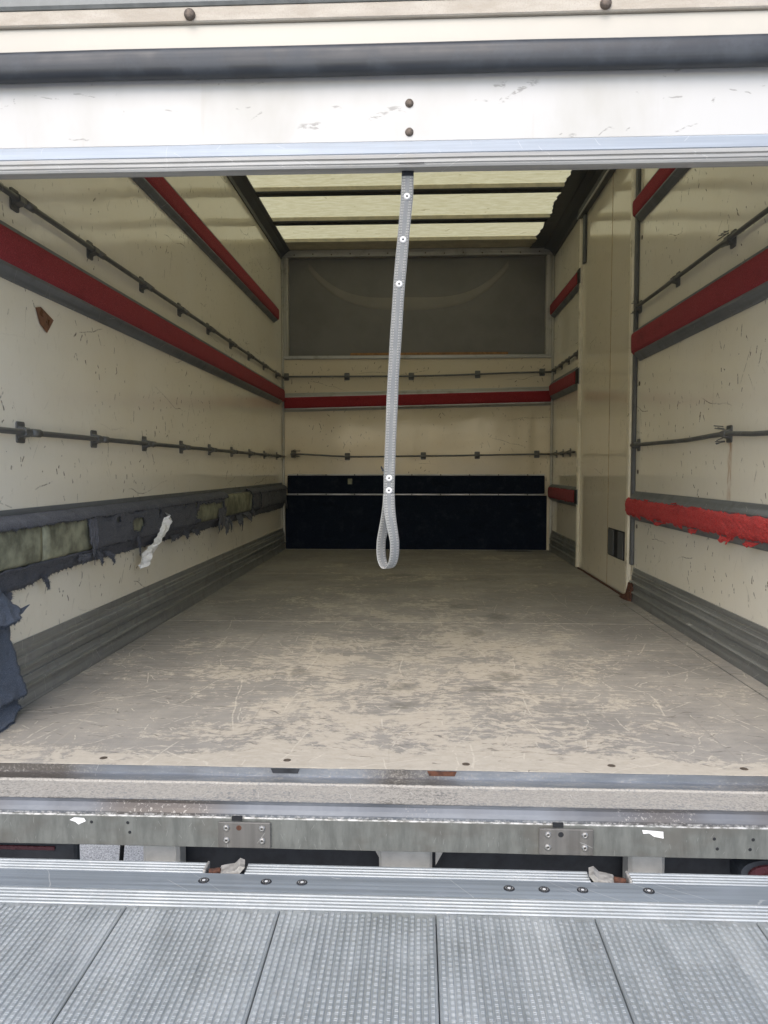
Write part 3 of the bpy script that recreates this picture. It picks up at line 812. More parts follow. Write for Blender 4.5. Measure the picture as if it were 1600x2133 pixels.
# shreds on the tattered red strip
def shred(name, W, s, n0, z, ds, dz, w, mat, parent, seed=0, curl=0.02):
    """a torn flap: jagged on both sides, ending in a few uneven tips"""
    bm = bmesh.new()
    rnd = random.Random(seed)
    N = 10; m = 6
    tips = [rnd.uniform(0.45, 1.0) for _ in range(m + 1)]
    tips[rnd.randrange(m + 1)] = 1.0
    g = []
    for i in range(N + 1):
        u = i / N
        row = []
        for k in range(m + 1):
            v = k / m - 0.5
            uu = u * tips[k]
            ww = w * (1 - 0.30 * uu) * (1 + 0.35 * fn_noise(u * 5, seed * 1.3 + (k > 3) * 7))
            cs = s + ds * uu + v * ww + 0.10 * w * fn_noise(u * 6, k * 0.9, seed)
            cz = z + dz * uu + 0.06 * dz * fn_noise(k * 2.2, u * 3, seed)
            nn = n0 + curl * math.sin(uu * 2.2 + v) + 0.006 * fn_noise(u * 4, k * 0.6, seed + 3)
            row.append(bm.verts.new(W(cs, nn, cz)))
        g.append(row)
    for i in range(N):
        for k in range(m): bm.faces.new((g[i][k], g[i + 1][k], g[i + 1][k + 1], g[i][k + 1]))
    o = obj(name, bm, mat, parent)
    md = o.modifiers.new('thick', 'SOLIDIFY'); md.thickness = 0.0022; md.offset = 0
    return o
for k, (s, z, ds, dz, w) in enumerate([(3.75, 0.478, 0.06, -0.030, 0.06), (3.30, 0.48, -0.02, -0.035, 0.05), (2.95, 0.478, 0.02, -0.045, 0.05), (2.72, 0.48, 0.05, -0.035, 0.05),
                                       (3.55, 0.575, -0.09, 0.016, 0.03), (3.95, 0.574, 0.08, 0.012, 0.03), (4.30, 0.555, 0.10, 0.004, 0.03), (3.25, 0.572, 0.07, 0.010, 0.02), (2.66, 0.545, -0.10, -0.02, 0.04)]):
    shred('carpet_shred', WR, s, 0.038, z, ds * 0.5, dz * 0.6, w * 1.7, 'red_worn', tr_low, 40 + k, 0.010)

# ------------------------------------------------------------------ torn grey padding low on the left wall
t = thing('torn_padded_strip', 'low left padding with shredded grey felt and bare mouldy core showing', 'wall padding', (XL, 4.4, 0.39))
prof = [(0.001, 0.388), (0.006, 0.388), (0.008, 0.43), (0.012, 0.44), (0.012, 0.572), (0.008, 0.575), (0.006, 0.612), (0.001, 0.612)]
obj('backing_channel', prism(prof, WL, 1.95, 6.90, 6), 'alu_dark', t)
# core boards, sides rounded
def core_board(a, b):
    prof = [(0.0125, 0.436), (0.036, 0.440), (0.043, 0.450), (0.045, 0.475), (0.045, 0.535), (0.043, 0.560), (0.036, 0.570), (0.0125, 0.573)]
    return prism(prof, lambda s, n_, z: WL(s, n_ + 0.002 * fn_noise(s * 5, z * 9), z), a, b, 20)
for a, b in ((1.95, 2.385), (2.39, 3.50), (3.504, 4.62), (4.624, 5.40), (5.404, 6.86)):
    obj('pad_core', core_board(a, b), 'core', t, True)
def felt_sheet(name, s0, s1, prof_fn, mat, parent, ds=0.013, rows=9, hole=None, thick=0.006, seed=0.0, amp=0.004):
    """prof_fn(s,u)->(n,z); hole(s,u)->True removes the face"""
    bm = bmesh.new()
    n = int((s1 - s0) / ds)
    g = []
    for i in range(n + 1):
        s = s0 + (s1 - s0) * i / n
        r = []
        for k in range(rows + 1):
            u = k / rows
            nn, z = prof_fn(s, u)
            if hole:
                h_ = [hole(s + a * ds * 0.6, min(1, max(0, u + b * 0.6 / rows))) for a in (-1, 1) for b in (-1, 1)]
                if any(h_) and not all(h_): nn += 0.004 + 0.012 * abs(fn_noise(s * 17, u * 6, seed))
            nn += amp * abs(fractal(s * 13, u * 3 + seed, 0.3)) + 0.8 * amp * fn_noise(s * 50, u * 20, seed) + amp * 1.6 * max(0, fn_noise(s * 9 + u * 2, u * 2.5, seed))
            r.append(bm.verts.new(WL(s + 0.004 * fn_noise(s * 40, u * 9, seed), nn, z)))
        g.append(r)
    for i in range(n):
        for k in range(rows):
            s = s0 + (s1 - s0) * (i + 0.5) / n; u = (k + 0.5) / rows
            if hole and hole(s, u): continue
            bm.faces.new((g[i][k], g[i + 1][k], g[i + 1][k + 1], g[i][k + 1]))
    bmesh.ops.delete(bm, geom=[v for v in bm.verts if not v.link_faces], context='VERTS')
    o = obj(name, bm, mat, parent, True)
    md = o.modifiers.new('thick', 'SOLIDIFY'); md.thickness = thick; md.offset = 1
    return o
def top_prof(s, u):
    e = 0.010 * fractal(s * 7, 2.0) + 0.006 * fn_noise(s * 40, 1)
    pts = [(0.011, 0.590), (0.030, 0.582), (0.046, 0.572 + 0.0), (0.050, 0.556 + e)]
    return lerp(pts, u)
def lerp(pts, u):
    x = u * (len(pts) - 1); i = min(int(x), len(pts) - 2); f = x - i
    return (pts[i][0] * (1 - f) + pts[i + 1][0] * f, pts[i][1] * (1 - f) + pts[i + 1][1] * f)
felt_sheet('felt_upper_edge', 1.95, 4.75, top_prof, 'felt', t, seed=1.0)
felt_sheet('felt_upper_edge', 5.42, 6.90, top_prof, 'felt', t, seed=4.0)
def front_prof(s, u):
    return lerp([(0.048, 0.566), (0.050, 0.55), (0.051, 0.52), (0.051, 0.48), (0.049, 0.45), (0.040, 0.438)], u)
HOLES = [(3.20, 0.50, 0.075, 0.20), (2.98, 0.30, 0.03, 0.10), (4.35, 0.6, 0.30, 0.33), (3.46, 0.25, 0.02, 0.22), (3.05, 0.95, 0.10, 0.08), (3.85, 0.12, 0.05, 0.12), (4.05, 0.2, 0.03, 0.18)]
def front_hole(s, u):
    if s < 2.745 + 0.03 * fractal(u * 4, 3.1) + 0.07 * (u - 0.5) ** 2: return True
    for (hs, hu, rs, ru) in HOLES:
        if ((s - hs) / rs) ** 2 + ((u - hu) / ru) ** 2 < 1 + 0.9 * fractal(s * 22, u * 6, 2): return True
    if 4.10 < s < 4.63 and u > 0.25 + 0.25 * fractal(s * 9, 8): return True
    return False
felt_sheet('felt_front', 2.60, 4.66, front_prof, 'felt', t, 0.011, 16, front_hole, seed=7.0, amp=0.005)
def far_hole(s, u):
    for c in (5.72, 6.02, 6.62):
        if abs(s - c + 0.03 * (u - 0.5) ** 2 * 8) < 0.013: return True
    return s < 5.46 + 0.02 * fn_noise(u * 6, 2)
felt_sheet('felt_front', 5.42, 6.88, front_prof, 'felt', t, 0.011, 12, far_hole, seed=9.0)
def skirt_prof(s, u):
    drop = 0.395 + 0.010 * fractal(s * 5, 6.0) - 0.016 * abs(fractal(s * 21, 2.5)) - 0.012 * max(0, fn_noise(s * 55, 7)) 
    if s < 2.62: drop -= 0.035 * min(1, (2.62 - s) / 0.45)
    pts = [(0.040, 0.436), (0.030, 0.425), (0.020, 0.412), (0.015, drop)]
    return lerp(pts, u)
felt_sheet('felt_lower_edge', 1.95, 5.30, skirt_prof, 'felt', t, 0.009, 8, seed=11.0, amp=0.006)
felt_sheet('felt_lower_edge', 5.45, 6.88, skirt_prof, 'felt', t, 0.012, 5, seed=14.0)
for k, (s, n0, z, ds, dz, w, cu) in enumerate([
        (2.74, 0.055, 0.555, -0.02, -0.165, 0.050, 0.012), (2.80, 0.045, 0.43, 0.02, -0.055, 0.024, 0.01), (2.89, 0.040, 0.42, 0.04, -0.055, 0.022, 0.02),
        (3.20, 0.050, 0.455, 0.02, -0.090, 0.016, 0.006), (2.70, 0.045, 0.43, -0.05, -0.030, 0.10, 0.010), (4.05, 0.040, 0.41, 0.05, -0.030, 0.10, 0.012),
        (4.62, 0.050, 0.50, -0.10, -0.145, 0.16, 0.01), (4.66, 0.050, 0.44, 0.0, -0.105, 0.10, 0.02), (4.80, 0.045, 0.44, 0.02, -0.105, 0.03, 0.01),
        (5.05, 0.045, 0.43, 0.02, -0.110, 0.10, 0.02), (5.25, 0.045, 0.44, 0.07, -0.080, 0.10, 0.03), (2.42, 0.03, 0.39, 0.02, -0.045, 0.02, 0.006),
        (5.50, 0.04, 0.44, 0.02, -0.05, 0.07, 0.01), (3.75, 0.035, 0.41, -0.05, -0.03, 0.12, 0.01), (2.20, 0.03, 0.37, -0.03, -0.05, 0.02, 0.006), (3.90, 0.035, 0.41, 0.03, -0.035, 0.05, 0.01),
        (6.80, 0.05, 0.47, 0.05, -0.09, 0.08, 0.01)]):
    shred('felt_shred', WL, s, n0, z, ds, dz, w, 'felt', t, 90 + k, cu)

for k, c_ in enumerate([c for c in t.children if c.name.startswith('felt')]):
    fuzz('loose_fibres', c_, 3000 if 'shred' not in c_.name else 450, 0.012, 'felt', t, 20 + k, 0.6)
# white plastic scrap hanging off the torn padding
bm = bmesh.new()
ctr = [(3.535, 0.520), (3.560, 0.485), (3.520, 0.450), (3.440, 0.415), (3.375, 0.385), (3.325, 0.345), (3.29, 0.315)]
wid = [0.03, 0.13, 0.13, 0.12, 0.21, 0.18, 0.13]
N = 30; m = 8
g = []
for i in range(N + 1):
    u = i / N * (len(ctr) - 1); j = min(int(u), len(ctr) - 2); f = u - j
    s = ctr[j][0] * (1 - f) + ctr[j + 1][0] * f; z = ctr[j][1] * (1 - f) + ctr[j + 1][1] * f
    w = wid[j] * (1 - f) + wid[j + 1] * f
    row = []
    for k in range(m + 1):
        v = k / m - 0.5
        zz = z + v * 0.022 + 0.006 * fn_noise(i * 0.6, k * 0.5) * (1 if i in (0, N) else 0.3)
        nn = 0.062 - 0.02 * (i / N) + 0.026 * abs(fn_noise(i * 0.22, k * 0.45, 2.2)) + 0.012 * math.cos(v * 6) - 0.008 * v
        row.append(bm.verts.new(WL(s + v * w, nn, zz)))
    g.append(row)
for i in range(N):
    for k in range(m): bm.faces.new((g[i][k], g[i + 1][k], g[i + 1][k + 1], g[i][k + 1]))
scrap = thing('plastic_scrap', 'crumpled white plastic scrap dangling from the torn grey padding', 'plastic scrap', WL(3.43, 0.05, 0.31))
o = obj('sheet', bm, 'plastic', scrap)
md = o.modifiers.new('thick', 'SOLIDIFY'); md.thickness = 0.001
obj('punched_spot', lathe([(0, 0.001), (0.008, 0.001), (0.009, 0)], WL(3.435, 0.083, 0.418), (1, -0.6, 0), 10), 'black', scrap)

# brown tape on the left wall
bm = bmesh.new()
pl = [(2.460, 1.256), (2.490, 1.264), (2.583, 1.238), (2.528, 1.186), (2.488, 1.208)]
c = bm.verts.new(WL(2.515, 0.006, 1.225))
ring = [bm.verts.new(WL(s, 0.0025 + 0.003 * (k % 2), z)) for k, (s, z) in enumerate(pl)]
for i in range(5): bm.faces.new((ring[i], ring[(i + 1) % 5], c))
o = obj('brown_tape', bm, 'brown')
md = o.modifiers.new('thick', 'SOLIDIFY'); md.thickness = 0.0008
tag(o, 'torn brown tape remnant stuck on the left wall below the red strip', 'tape')

# blue felt hanging at the rear left post
hang = thing('hanging_felt', 'torn blue felt hanging over the left kick plate to the floor', 'felt', WL(2.10, 0.03, 0.0))
bm = bmesh.new()
outline = [(0.440, 2.090), (0.405, 2.115), (0.350, 2.175), (0.322, 2.208), (0.316, 2.215), (0.303, 2.192), (0.272, 2.178), (0.245, 2.172), (0.212, 2.185), (0.20, 2.192), (0.150, 2.203), (0.110, 2.214), (0.068, 2.232), (0.05, 2.214), (0.022, 2.206), (0.006, 2.13)]
def felt_layer(zt, zb, off, jag, seed):
    bm = bmesh.new(); N = 34; m = 26; g = []
    for i in range(N + 1):
        row = []
        for k in range(m + 1):
            u = k / m
            z = zt + (zb - zt) * i / N
            if i > N - 6: z += jag * (i - N + 6) / 6 * fractal(u * 6, seed)
            zz = min(0.4399, max(0.0061, z))
            for (za, sa), (zb_, sb) in zip(outline, outline[1:]):
                if zb_ <= zz <= za:
                    s1 = sa + (sb - sa) * (za - zz) / (za - zb_); break
            s1 += 0.006 * fn_noise(z * 60, 1.0 + seed) + 0.004 * fn_noise(z * 170, 2.0)
            s = 1.90 + (s1 - 1.90) * u
            lip = (i / N) ** 3 * off
            nn = 0.034 + lip + 0.014 * fractal(s * 9, z * 9, seed) + 0.006 * fn_noise(s * 45, z * 45, seed) + 0.012 * max(0, fn_noise(s * 4 + z * 6, z * 2, seed + 5))
            row.append(bm.verts.new(WL(s, nn, max(0.004, z))))
        g.append(row)
    for i in range(N):
        for k in range(m): bm.faces.new((g[i][k], g[i + 1][k], g[i + 1][k + 1], g[i][k + 1]))
    o = obj('felt_sheet', bm, 'felt_blue', hang, True)
    md = o.modifiers.new('thick', 'SOLIDIFY'); md.thickness = 0.006
    fuzz('loose_fibres', o, 4500, 0.012, 'felt_blue', hang, int(70 + seed), 0.45)
bm.free()
felt_layer(0.440, 0.292, 0.030, 0.030, 1.0)
felt_layer(0.330, 0.060, 0.026, 0.020, 3.0)
felt_layer(0.090, 0.004, 0.040, 0.004, 6.0)
bm = bmesh.new()
tp = [(2.14, 0.322), (2.20, 0.318), (2.235, 0.318), (2.275, 0.322), (2.25, 0.312), (2.235, 0.304), (2.21, 0.298), (2.18, 0.285), (2.14, 0.272)]
bm.faces.new([bm.verts.new(WL(s, 0.050 + 0.004 * fn_noise(s * 30, z * 30), z)) for s, z in tp])
o = obj('felt_tongue', bm, 'felt_blue', hang)
md = o.modifiers.new('thick', 'SOLIDIFY'); md.thickness = 0.005

# ------------------------------------------------------------------ kick plates
def kick_prof():
    pr = [(0.001, 0.0015), (0.024, 0.0015), (0.022, 0.012), (0.018, 0.034), (0.016, 0.050), (0.027, 0.055), (0.028, 0.060), (0.024, 0.063), (0.015, 0.066), (0.015, 0.086), (0.019, 0.088), (0.019, 0.091),
          (0.013, 0.094), (0.013, 0.110), (0.027, 0.116), (0.028, 0.121), (0.024, 0.124), (0.014, 0.127), (0.014, 0.150), (0.018, 0.153), (0.018, 0.156), (0.011, 0.159), (0.011, 0.172), (0.007, 0.176), (0.007, 0.200), (0.001, 0.200)]
    return pr
o = obj('kick_plate', prism(kick_prof(), WL, 1.95, YB - 0.022), 'kick'); tag(o, 'long ribbed metal kick plate along the left wall at the floor', 'kick plate', 'kick plates')
o = obj('kick_plate', prism([(a, b * 0.94) for a, b in kick_prof()], WR, 1.95, 4.305), 'kick'); tag(o, 'ribbed metal kick plate on the right wall nearer than the side door', 'kick plate', 'kick plates')
o = obj('kick_plate', prism([(a, b * 0.92) for a, b in kick_prof()], WR, 5.775, YB - 0.022), 'kick'); tag(o, 'short dark kick plate on the right wall beyond the side door', 'kick plate', 'kick plates')
o = obj('floor_angle', prism([(0.0285, 0.001), (0.085, 0.001), (0.085, 0.0045), (0.0285, 0.006)], WR, 1.90, 4.28), 'floor')
tag(o, 'flat dusty strip on the floor along the right kick plate', 'floor strip')

# ------------------------------------------------------------------ navy panels on the back wall
t = thing('navy_panel', 'navy felt panel covering the foot of the back wall', 'panel', (0, YB, 0.0))
obj('lower_board', wbox('B', XL + 0.024, XR - 0.046, 0.001, 0.016, 0.004, 0.497, 0.003), 'navy', t)
obj('upper_pad', wbox('B', XL + 0.048, XR - 0.070, 0.001, 0.040, 0.513, 0.676, 0.008), 'navy', t)
for z0, z1 in ((0.4985, 0.5120), (0.677, 0.689)):
    o = obj('edge_strip', wbox('B', XL + 0.05, XR - 0.066, 0.001, 0.020, z0, z1, 0.002), 'alu_x', t)
    for k in range(9):
        x = -1.1 + k * 0.26
        obj('rivet', lathe([(0, 0.003), (0.005, 0.002), (0.006, 0)], WB(x, 0.020, (z0 + z1) / 2), (0, -1, 0), 8), 'steel_dark', o)
obj('chipped_patch', wbox('B', -0.640, -0.600, 0.0395, 0.0412, 0.598, 0.648, 0.0005), 'core', t)
# dark stain of spilled liquid by the panel
bm = bmesh.new()
ring = []
for k in range(40):
    a = 2 * math.pi * k / 40
    r = 1 + 0.35 * fractal(math.cos(a) * 1.5, math.sin(a) * 1.5, 4.4)
    ring.append(bm.verts.new((0.85 + 0.17 * r * math.cos(a), YB - 0.075 + 0.05 * r * math.sin(a), 0.0012)))
bm.faces.new(ring)
o = obj('dark_stain', bm, 'black'); tag(o, 'black spill on the floor against the navy back panel', 'stain')

# ------------------------------------------------------------------ side door in the right wall
t = thing('side_door', 'cream side door in the right wall with a recessed pull near its foot', 'door', (XR, 5.0, 0.0))
obj('door_panel', wbox('R', 4.884, 5.726, 0.001, 0.010, 0.012, 2.60, 0.002), 'door_r', t)
near_panel = obj('door_panel', wbox('R', 4.402, 4.880, 0.001, 0.010, 0.012, 2.60, 0.002), 'door_r', t)
obj('post', wbox('R', 5.728, 5.772, 0.001, 0.030, 0.004, 2.60, 0.006), 'white_edge', t)
obj('post', wbox('R', 4.345, 4.400, 0.001, 0.030, 0.030, 2.62, 0.008), 'white_edge', t)
obj('rubber_gasket', wbox('R', 4.308, 4.343, 0.001, 0.020, 0.200, 2.62, 0.004), 'plastic_grey', t)
obj('door_track', wbox('R', 1.95, 5.74, 0.001, 0.048, 2.545, 2.609, 0.004), 'cornice', t)
obj('track_lip', wbox('R', 1.95, 5.74, 0.0485, 0.056, 2.540, 2.556, 0.002), 'alu', t)
obj('guide_bar', wbox('R', 5.60, 5.66, 0.011, 0.030, 2.20, 2.54, 0.003), 'cornice', t)
obj('threshold', wbox('R', 4.40, 5.73, 0.0105, 0.024, 0.001, 0.008, 0.001), 'rust', t)
obj('rusty_seam', wbox('R', 4.8805, 4.8835, 0.001, 0.0115, 0.012, 2.54), 'seam', t)
h = obj('pull_recess', wbox('R', 4.475, 4.845, 0.0105, 0.014, 0.203, 0.372, 0.001), 'black', t)
obj('recess_flap', wbox('R', 4.700, 4.836, 0.0145, 0.020, 0.209, 0.366, 0.002), 'plastic_grey', h)
obj('recess_flap', wbox('R', 4.482, 4.600, 0.0145, 0.020, 0.209, 0.366, 0.002), 'plastic_grey', h)
# rust eating the foot of the near post
bm = bmesh.new()
g = []
for i in range(15):
    sx = 4.262 + 0.20 * i / 14
    top = (0.10 if sx < 4.34 else 0.045 * max(0.12, 1 - (sx - 4.34) / 0.12)) * (1 + 0.5 * fn_noise(sx * 40, 1.1))
    g.append([bm.verts.new(WR(sx, (0.024 if sx < 4.34 else 0.033) + 0.010 * fn_noise(sx * 60, k * 1.3) + 0.012 * (1 - k / 6), 0.001 + top * k / 6)) for k in range(7)])
for i in range(14):
    for k in range(6): bm.faces.new((g[i][k], g[i + 1][k], g[i + 1][k + 1], g[i][k + 1]))
ret = bmesh.ops.extrude_face_region(bm, geom=list(bm.faces))
for v in [e for e in ret['geom'] if isinstance(e, bmesh.types.BMVert)]: v.co.x += 0.010
obj('rusted_foot', bm, 'rust', t)
for k, (s, z) in enumerate([(4.27, 1.98), (4.27, 1.20), (4.27, 0.72), (4.27, 0.42)]):
    obj('rivet', lathe([(0, 0.004), (0.010, 0.003), (0.013, 0)], WR(s, 0.0, z), (-1, 0, 0), 10), 'bolt', t)
for k, (s, z) in enumerate([(5.80, 1.75), (5.80, 1.10), (5.80, 0.80), (5.78, 0.25)]):
    obj('rivet', lathe([(0, 0.004), (0.010, 0.003), (0.013, 0)], WR(s, 0.0, z), (-1, 0, 0), 10), 'bolt', t)

# ------------------------------------------------------------------ rear header and roller door
t = thing('rear_header', 'dusty cream header frame above the half open door', 'door frame', (0, 1.88, 1.70))
obj('lintel', bx(-1.45, 1.40, 1.889, 2.00, 1.8095, 1.846, 0.003), 'lintel', t)
obj('gutter', bx(-1.45, 1.40, 1.882, 2.00, 1.8465, 1.90, 0.006), 'grey_paint', t)
obj('header_panel', bx(-1.45, 1.40, 1.900, 1.9125, 1.730, 1.809, 0.002), 'header', t)
obj('upper_wall', bx(-1.45, 1.40, 1.88, 1.96, 1.9005, 2.78), 'header', t)
for x in (-0.552, 0.436):
    obj('bolt', lathe([(0, 0.011), (0.007, 0.011), (0.0125, 0.008), (0.0135, 0.004), (0.0135, 0)], (x, 1.889, 1.825), (0, -1, 0), 14), 'bolt', t, True)
for x0, x1, nm in ((-1.45, XL - 0.02, 'rear_post'), (XR + 0.02, 1.40, 'rear_post')):
    obj(nm, bx(x0, x1, 1.80, 1.859, -0.05, 1.654, 0.005), 'header', t)

bm = bmesh.new()
prof = []
for k in range(20):
    a = 2 * math.pi * k / 20
    r = 0.0355 * (1.0 + (0.08 if math.sin(a) > 0.3 else 0))
    prof.append((1.893 + 0.020 * math.copysign(abs(math.cos(a)) ** 0.7, math.cos(a)), 1.7135 + 0.0345 * math.copysign(abs(math.sin(a)) ** 0.8, math.sin(a))))
bm = prism(prof, lambda s, p, q: (s, p + 0.0015 * fn_noise(s * 3, p * 9), q + 0.0018 * fn_noise(s * 2.1, 3.0)), -1.30, 1.25, 40)
o = obj('rubber_seal', bm, 'rubber', None, True)
tag(o, 'black rubber tube seal running across under the dusty header', 'door seal')

t = thing('roller_door', 'white roller door stopped half way, its lower edge across the opening', 'door', (0, 1.93, 1.466))
obj('door_slat', bx(-1.22, 1.18, 1.915, 1.938, 1.530, 1.835, 0.002), 'door', t)
obj('edge_band', bx(-1.22, 1.18, 1.909, 1.940, 1.498, 1.5295, 0.003), 'doorblue', t)
prof = [(1.905, 1.4945), (1.905, 1.488), (1.909, 1.486), (1.909, 1.4835), (1.904, 1.482), (1.904, 1.476), (1.907, 1.4745), (1.907, 1.472), (1.905, 1.4705), (1.907, 1.466), (1.942, 1.466), (1.942, 1.4975), (1.907, 1.4975)]
obj('bottom_rail', prism(prof, lambda s, p, q: (s, p, q + 0.0008 * fn_noise(s * 4)), -1.22, 1.18, 30), 'doorrib', t)
for z in (1.620, 1.552):
    obj('bolt', lathe([(0, 0.0062), (0.006, 0.006), (0.0095, 0.0035), (0.0105, 0)], (-0.0245, 1.915, z), (0, -1, 0), 14), 'bolt', t, True)
# dent crack over the strap
obj('split_edge', bx(-0.048, 0.012, 1.9025, 1.9035, 1.4735, 1.4752), 'black', t)

# ------------------------------------------------------------------ pull strap
t = thing('pull_strap', 'grey webbing pull strap with white rivets and a loop, hanging from the door', 'strap', (-0.028, 1.935, 1.466))
def ribbon(name, pts, wdirs, width, thick, mat, parent, u0=0.0):
    """pts with width directions, UV u in metres along, v across"""
    me = bpy.data.meshes.new(name)
    bm = bmesh.new(); uvl = bm.loops.layers.uv.new('UVMap')
    n = len(pts); m = 6
    P = [Vector(p) for p in pts]; W = [Vector(w).normalized() for w in wdirs]
    acc = [u0]
    for a, b in zip(P, P[1:]): acc.append(acc[-1] + (b - a).length)
    F = []; B = []
    for i in range(n):
        d = (P[min(i + 1, n - 1)] - P[max(i - 1, 0)]).normalized()
        nn = d.cross(W[i]).normalized()
        fr = []; bk = []
        for k in range(m + 1):
            v = k / m - 0.5
            e = 0.35 if k in (0, m) else 1.0
            wd = width[i] if isinstance(width, list) else width
            fr.append(bm.verts.new(P[i] + W[i] * v * wd + nn * thick * 0.5 * e))
            bk.append(bm.verts.new(P[i] + W[i] * v * wd - nn * thick * 0.5 * e))
        F.append(fr); B.append(bk)
    def quad(a, b, c, d, us):
        f = bm.faces.new((a, b, c, d))
        for l, uvv in zip(f.loops, us): l[uvl].uv = uvv
    for i in range(n - 1):
        for k in range(m):
            us = [(acc[i], k / m), (acc[i], (k + 1) / m), (acc[i + 1], (k + 1) / m), (acc[i + 1], k / m)]
            quad(F[i][k], F[i][k + 1], F[i + 1][k + 1], F[i + 1][k], us)
            quad(B[i][k + 1], B[i][k], B[i + 1][k], B[i + 1][k + 1], [us[1], us[0], us[3], us[2]])
        quad(F[i][0], F[i + 1][0], B[i + 1][0], B[i][0], [(acc[i], 0), (acc[i + 1], 0), (acc[i + 1], 0), (acc[i], 0)])
        quad(F[i][m], B[i][m], B[i + 1][m], F[i + 1][m], [(acc[i], 1), (acc[i], 1), (acc[i + 1], 1), (acc[i + 1], 1)])
    bmesh.ops.recalc_face_normals(bm, faces=bm.faces)
    bm.to_mesh(me); bm.free(); me.shade_smooth(); me.materials.append(M[mat])
    return link(name, me, parent)
def strap_x(z):
    pts = [(0.40, -0.080), (0.665, -0.074), (0.712, -0.0735), (0.95, -0.064), (1.19, -0.049), (1.298, -0.0395), (1.403, -0.0300), (1.55, -0.0260)]
    for (a, xa), (b, xb) in zip(pts, pts[1:]):
        if a <= z <= b: return xa + (xb - xa) * (z - a) / (b - a)
    return pts[-1][1]
N = 40
zs = [1.480 - (1.480 - 0.662) * i / N for i in range(N + 1)]
ribbon('webbing', [(strap_x(z), 1.931 - 0.010 * math.sin((1.48 - z) * 3.0), z) for z in zs],
       [(1, 0.02 + 0.10 * (1.48 - z) + 0.05 * math.sin(z * 9), 0.01) for z in zs], [0.0300 - 0.0035 * (1.48 - z) + 0.0006 * math.sin(z * 37) for z in zs], 0.004, 'strap', t)
y0 = 1.931 - 0.010 * math.sin((1.48 - 0.662) * 3.0)
pts = []; wd = []
for i in range(49):
    ph = 2 * math.pi * i / 48
    c = (1 - math.cos(ph)) / 2
    off = 0.040 * math.sin(ph) * (0.12 + 0.88 * c ** 1.0)
    z = 0.672 - 0.186 * c
    a = R(6 + 36 * min(1, c * 1.6))
    ox, oy = math.sin(a), -math.cos(a)
    pts.append((strap_x(0.665) - 0.004 * c + off * ox, y0 - 0.001 + off * oy - (0.003 if i < 24 else -0.003) * (1 - c), z))
    wd.append((math.cos(a), math.sin(a), 0.02))
ribbon('hand_loop', pts, wd, 0.029, 0.0035, 'strap', t, 0.2)
for z in (1.403, 1.298, 1.190, 0.712, 0.681):
    x = strap_x(z); y = 1.931 - 0.010 * math.sin((1.48 - z) * 3.0) - 0.0022
    rv = obj('rivet', lathe([(0.0022, 0.0018), (0.0030, 0.0030), (0.0055, 0.0034), (0.0078, 0.0022), (0.0085, 0.0)], (x, y, z), (0, -1, 0), 18), 'rivet_w', t, True)
    obj('rivet_hole', lathe([(0, 0.0012), (0.0023, 0.0012)], (x, y, z), (0, -1, 0), 10), 'black', rv)
shred('loose_thread', lambda s, n_, z: (s, 1.90 + n_, z), strap_x(0.735) - 0.015, 0.0, 0.73, -0.005, 0.012, 0.004, 'strap', t, 5, 0.002)

# ------------------------------------------------------------------ rear sill and bumper beam
t = thing('rear_sill', 'dusty stepped metal sill along the rear edge of the cargo floor', 'sill', (0, 1.75, -0.05))
prof = [(1.8448, -0.079), (1.8448, -0.0008), (1.8410, -0.0008), (1.8400, -0.018), (1.8360, -0.020), (1.797, -0.020), (1.794, -0.0165), (1.789, -0.0165), (1.786, -0.020), (1.6885, -0.0195), (1.6885, -0.079)]
obj('tread', prism(prof, lambda s, p, q: (s, p, q + 0.0008 * fn_noise(s * 6, p * 20)), -1.30, 1.26, 60), 'sill', t)
prof = [(1.688, -0.022), (1.688, -0.0180), (1.684, -0.0172), (1.676, -0.0205), (1.6685, -0.0280), (1.6640, -0.0365), (1.6635, -0.0425), (1.675, -0.0425), (1.680, -0.030)]
obj('rounded_nose', prism(prof, lambda s, p, q: (s, p, q + 0.0006 * fn_noise(s * 6, 4.0)), -1.30, 1.26, 60), 'nose', t)
for x, w in ((-0.326, 0.036), (0.059, 0.036)):
    bm = bmesh.new()
    f = [bm.verts.new((x + a * w, 1.8392, b)) for a, b in ((-1, -0.001), (1, -0.001), (0.86, -0.013), (-0.86, -0.013))]
    b = [bm.verts.new((v.co.x, 1.8398, v.co.z)) for v in f]
    bm.faces.new(f); bm.faces.new(b[::-1])
    for i in range(4): bm.faces.new((f[i], f[(i + 1) % 4], b[(i + 1) % 4], b[i]))
    obj('notch', bm, 'rust' if x > 0 else 'steel_dark', t)

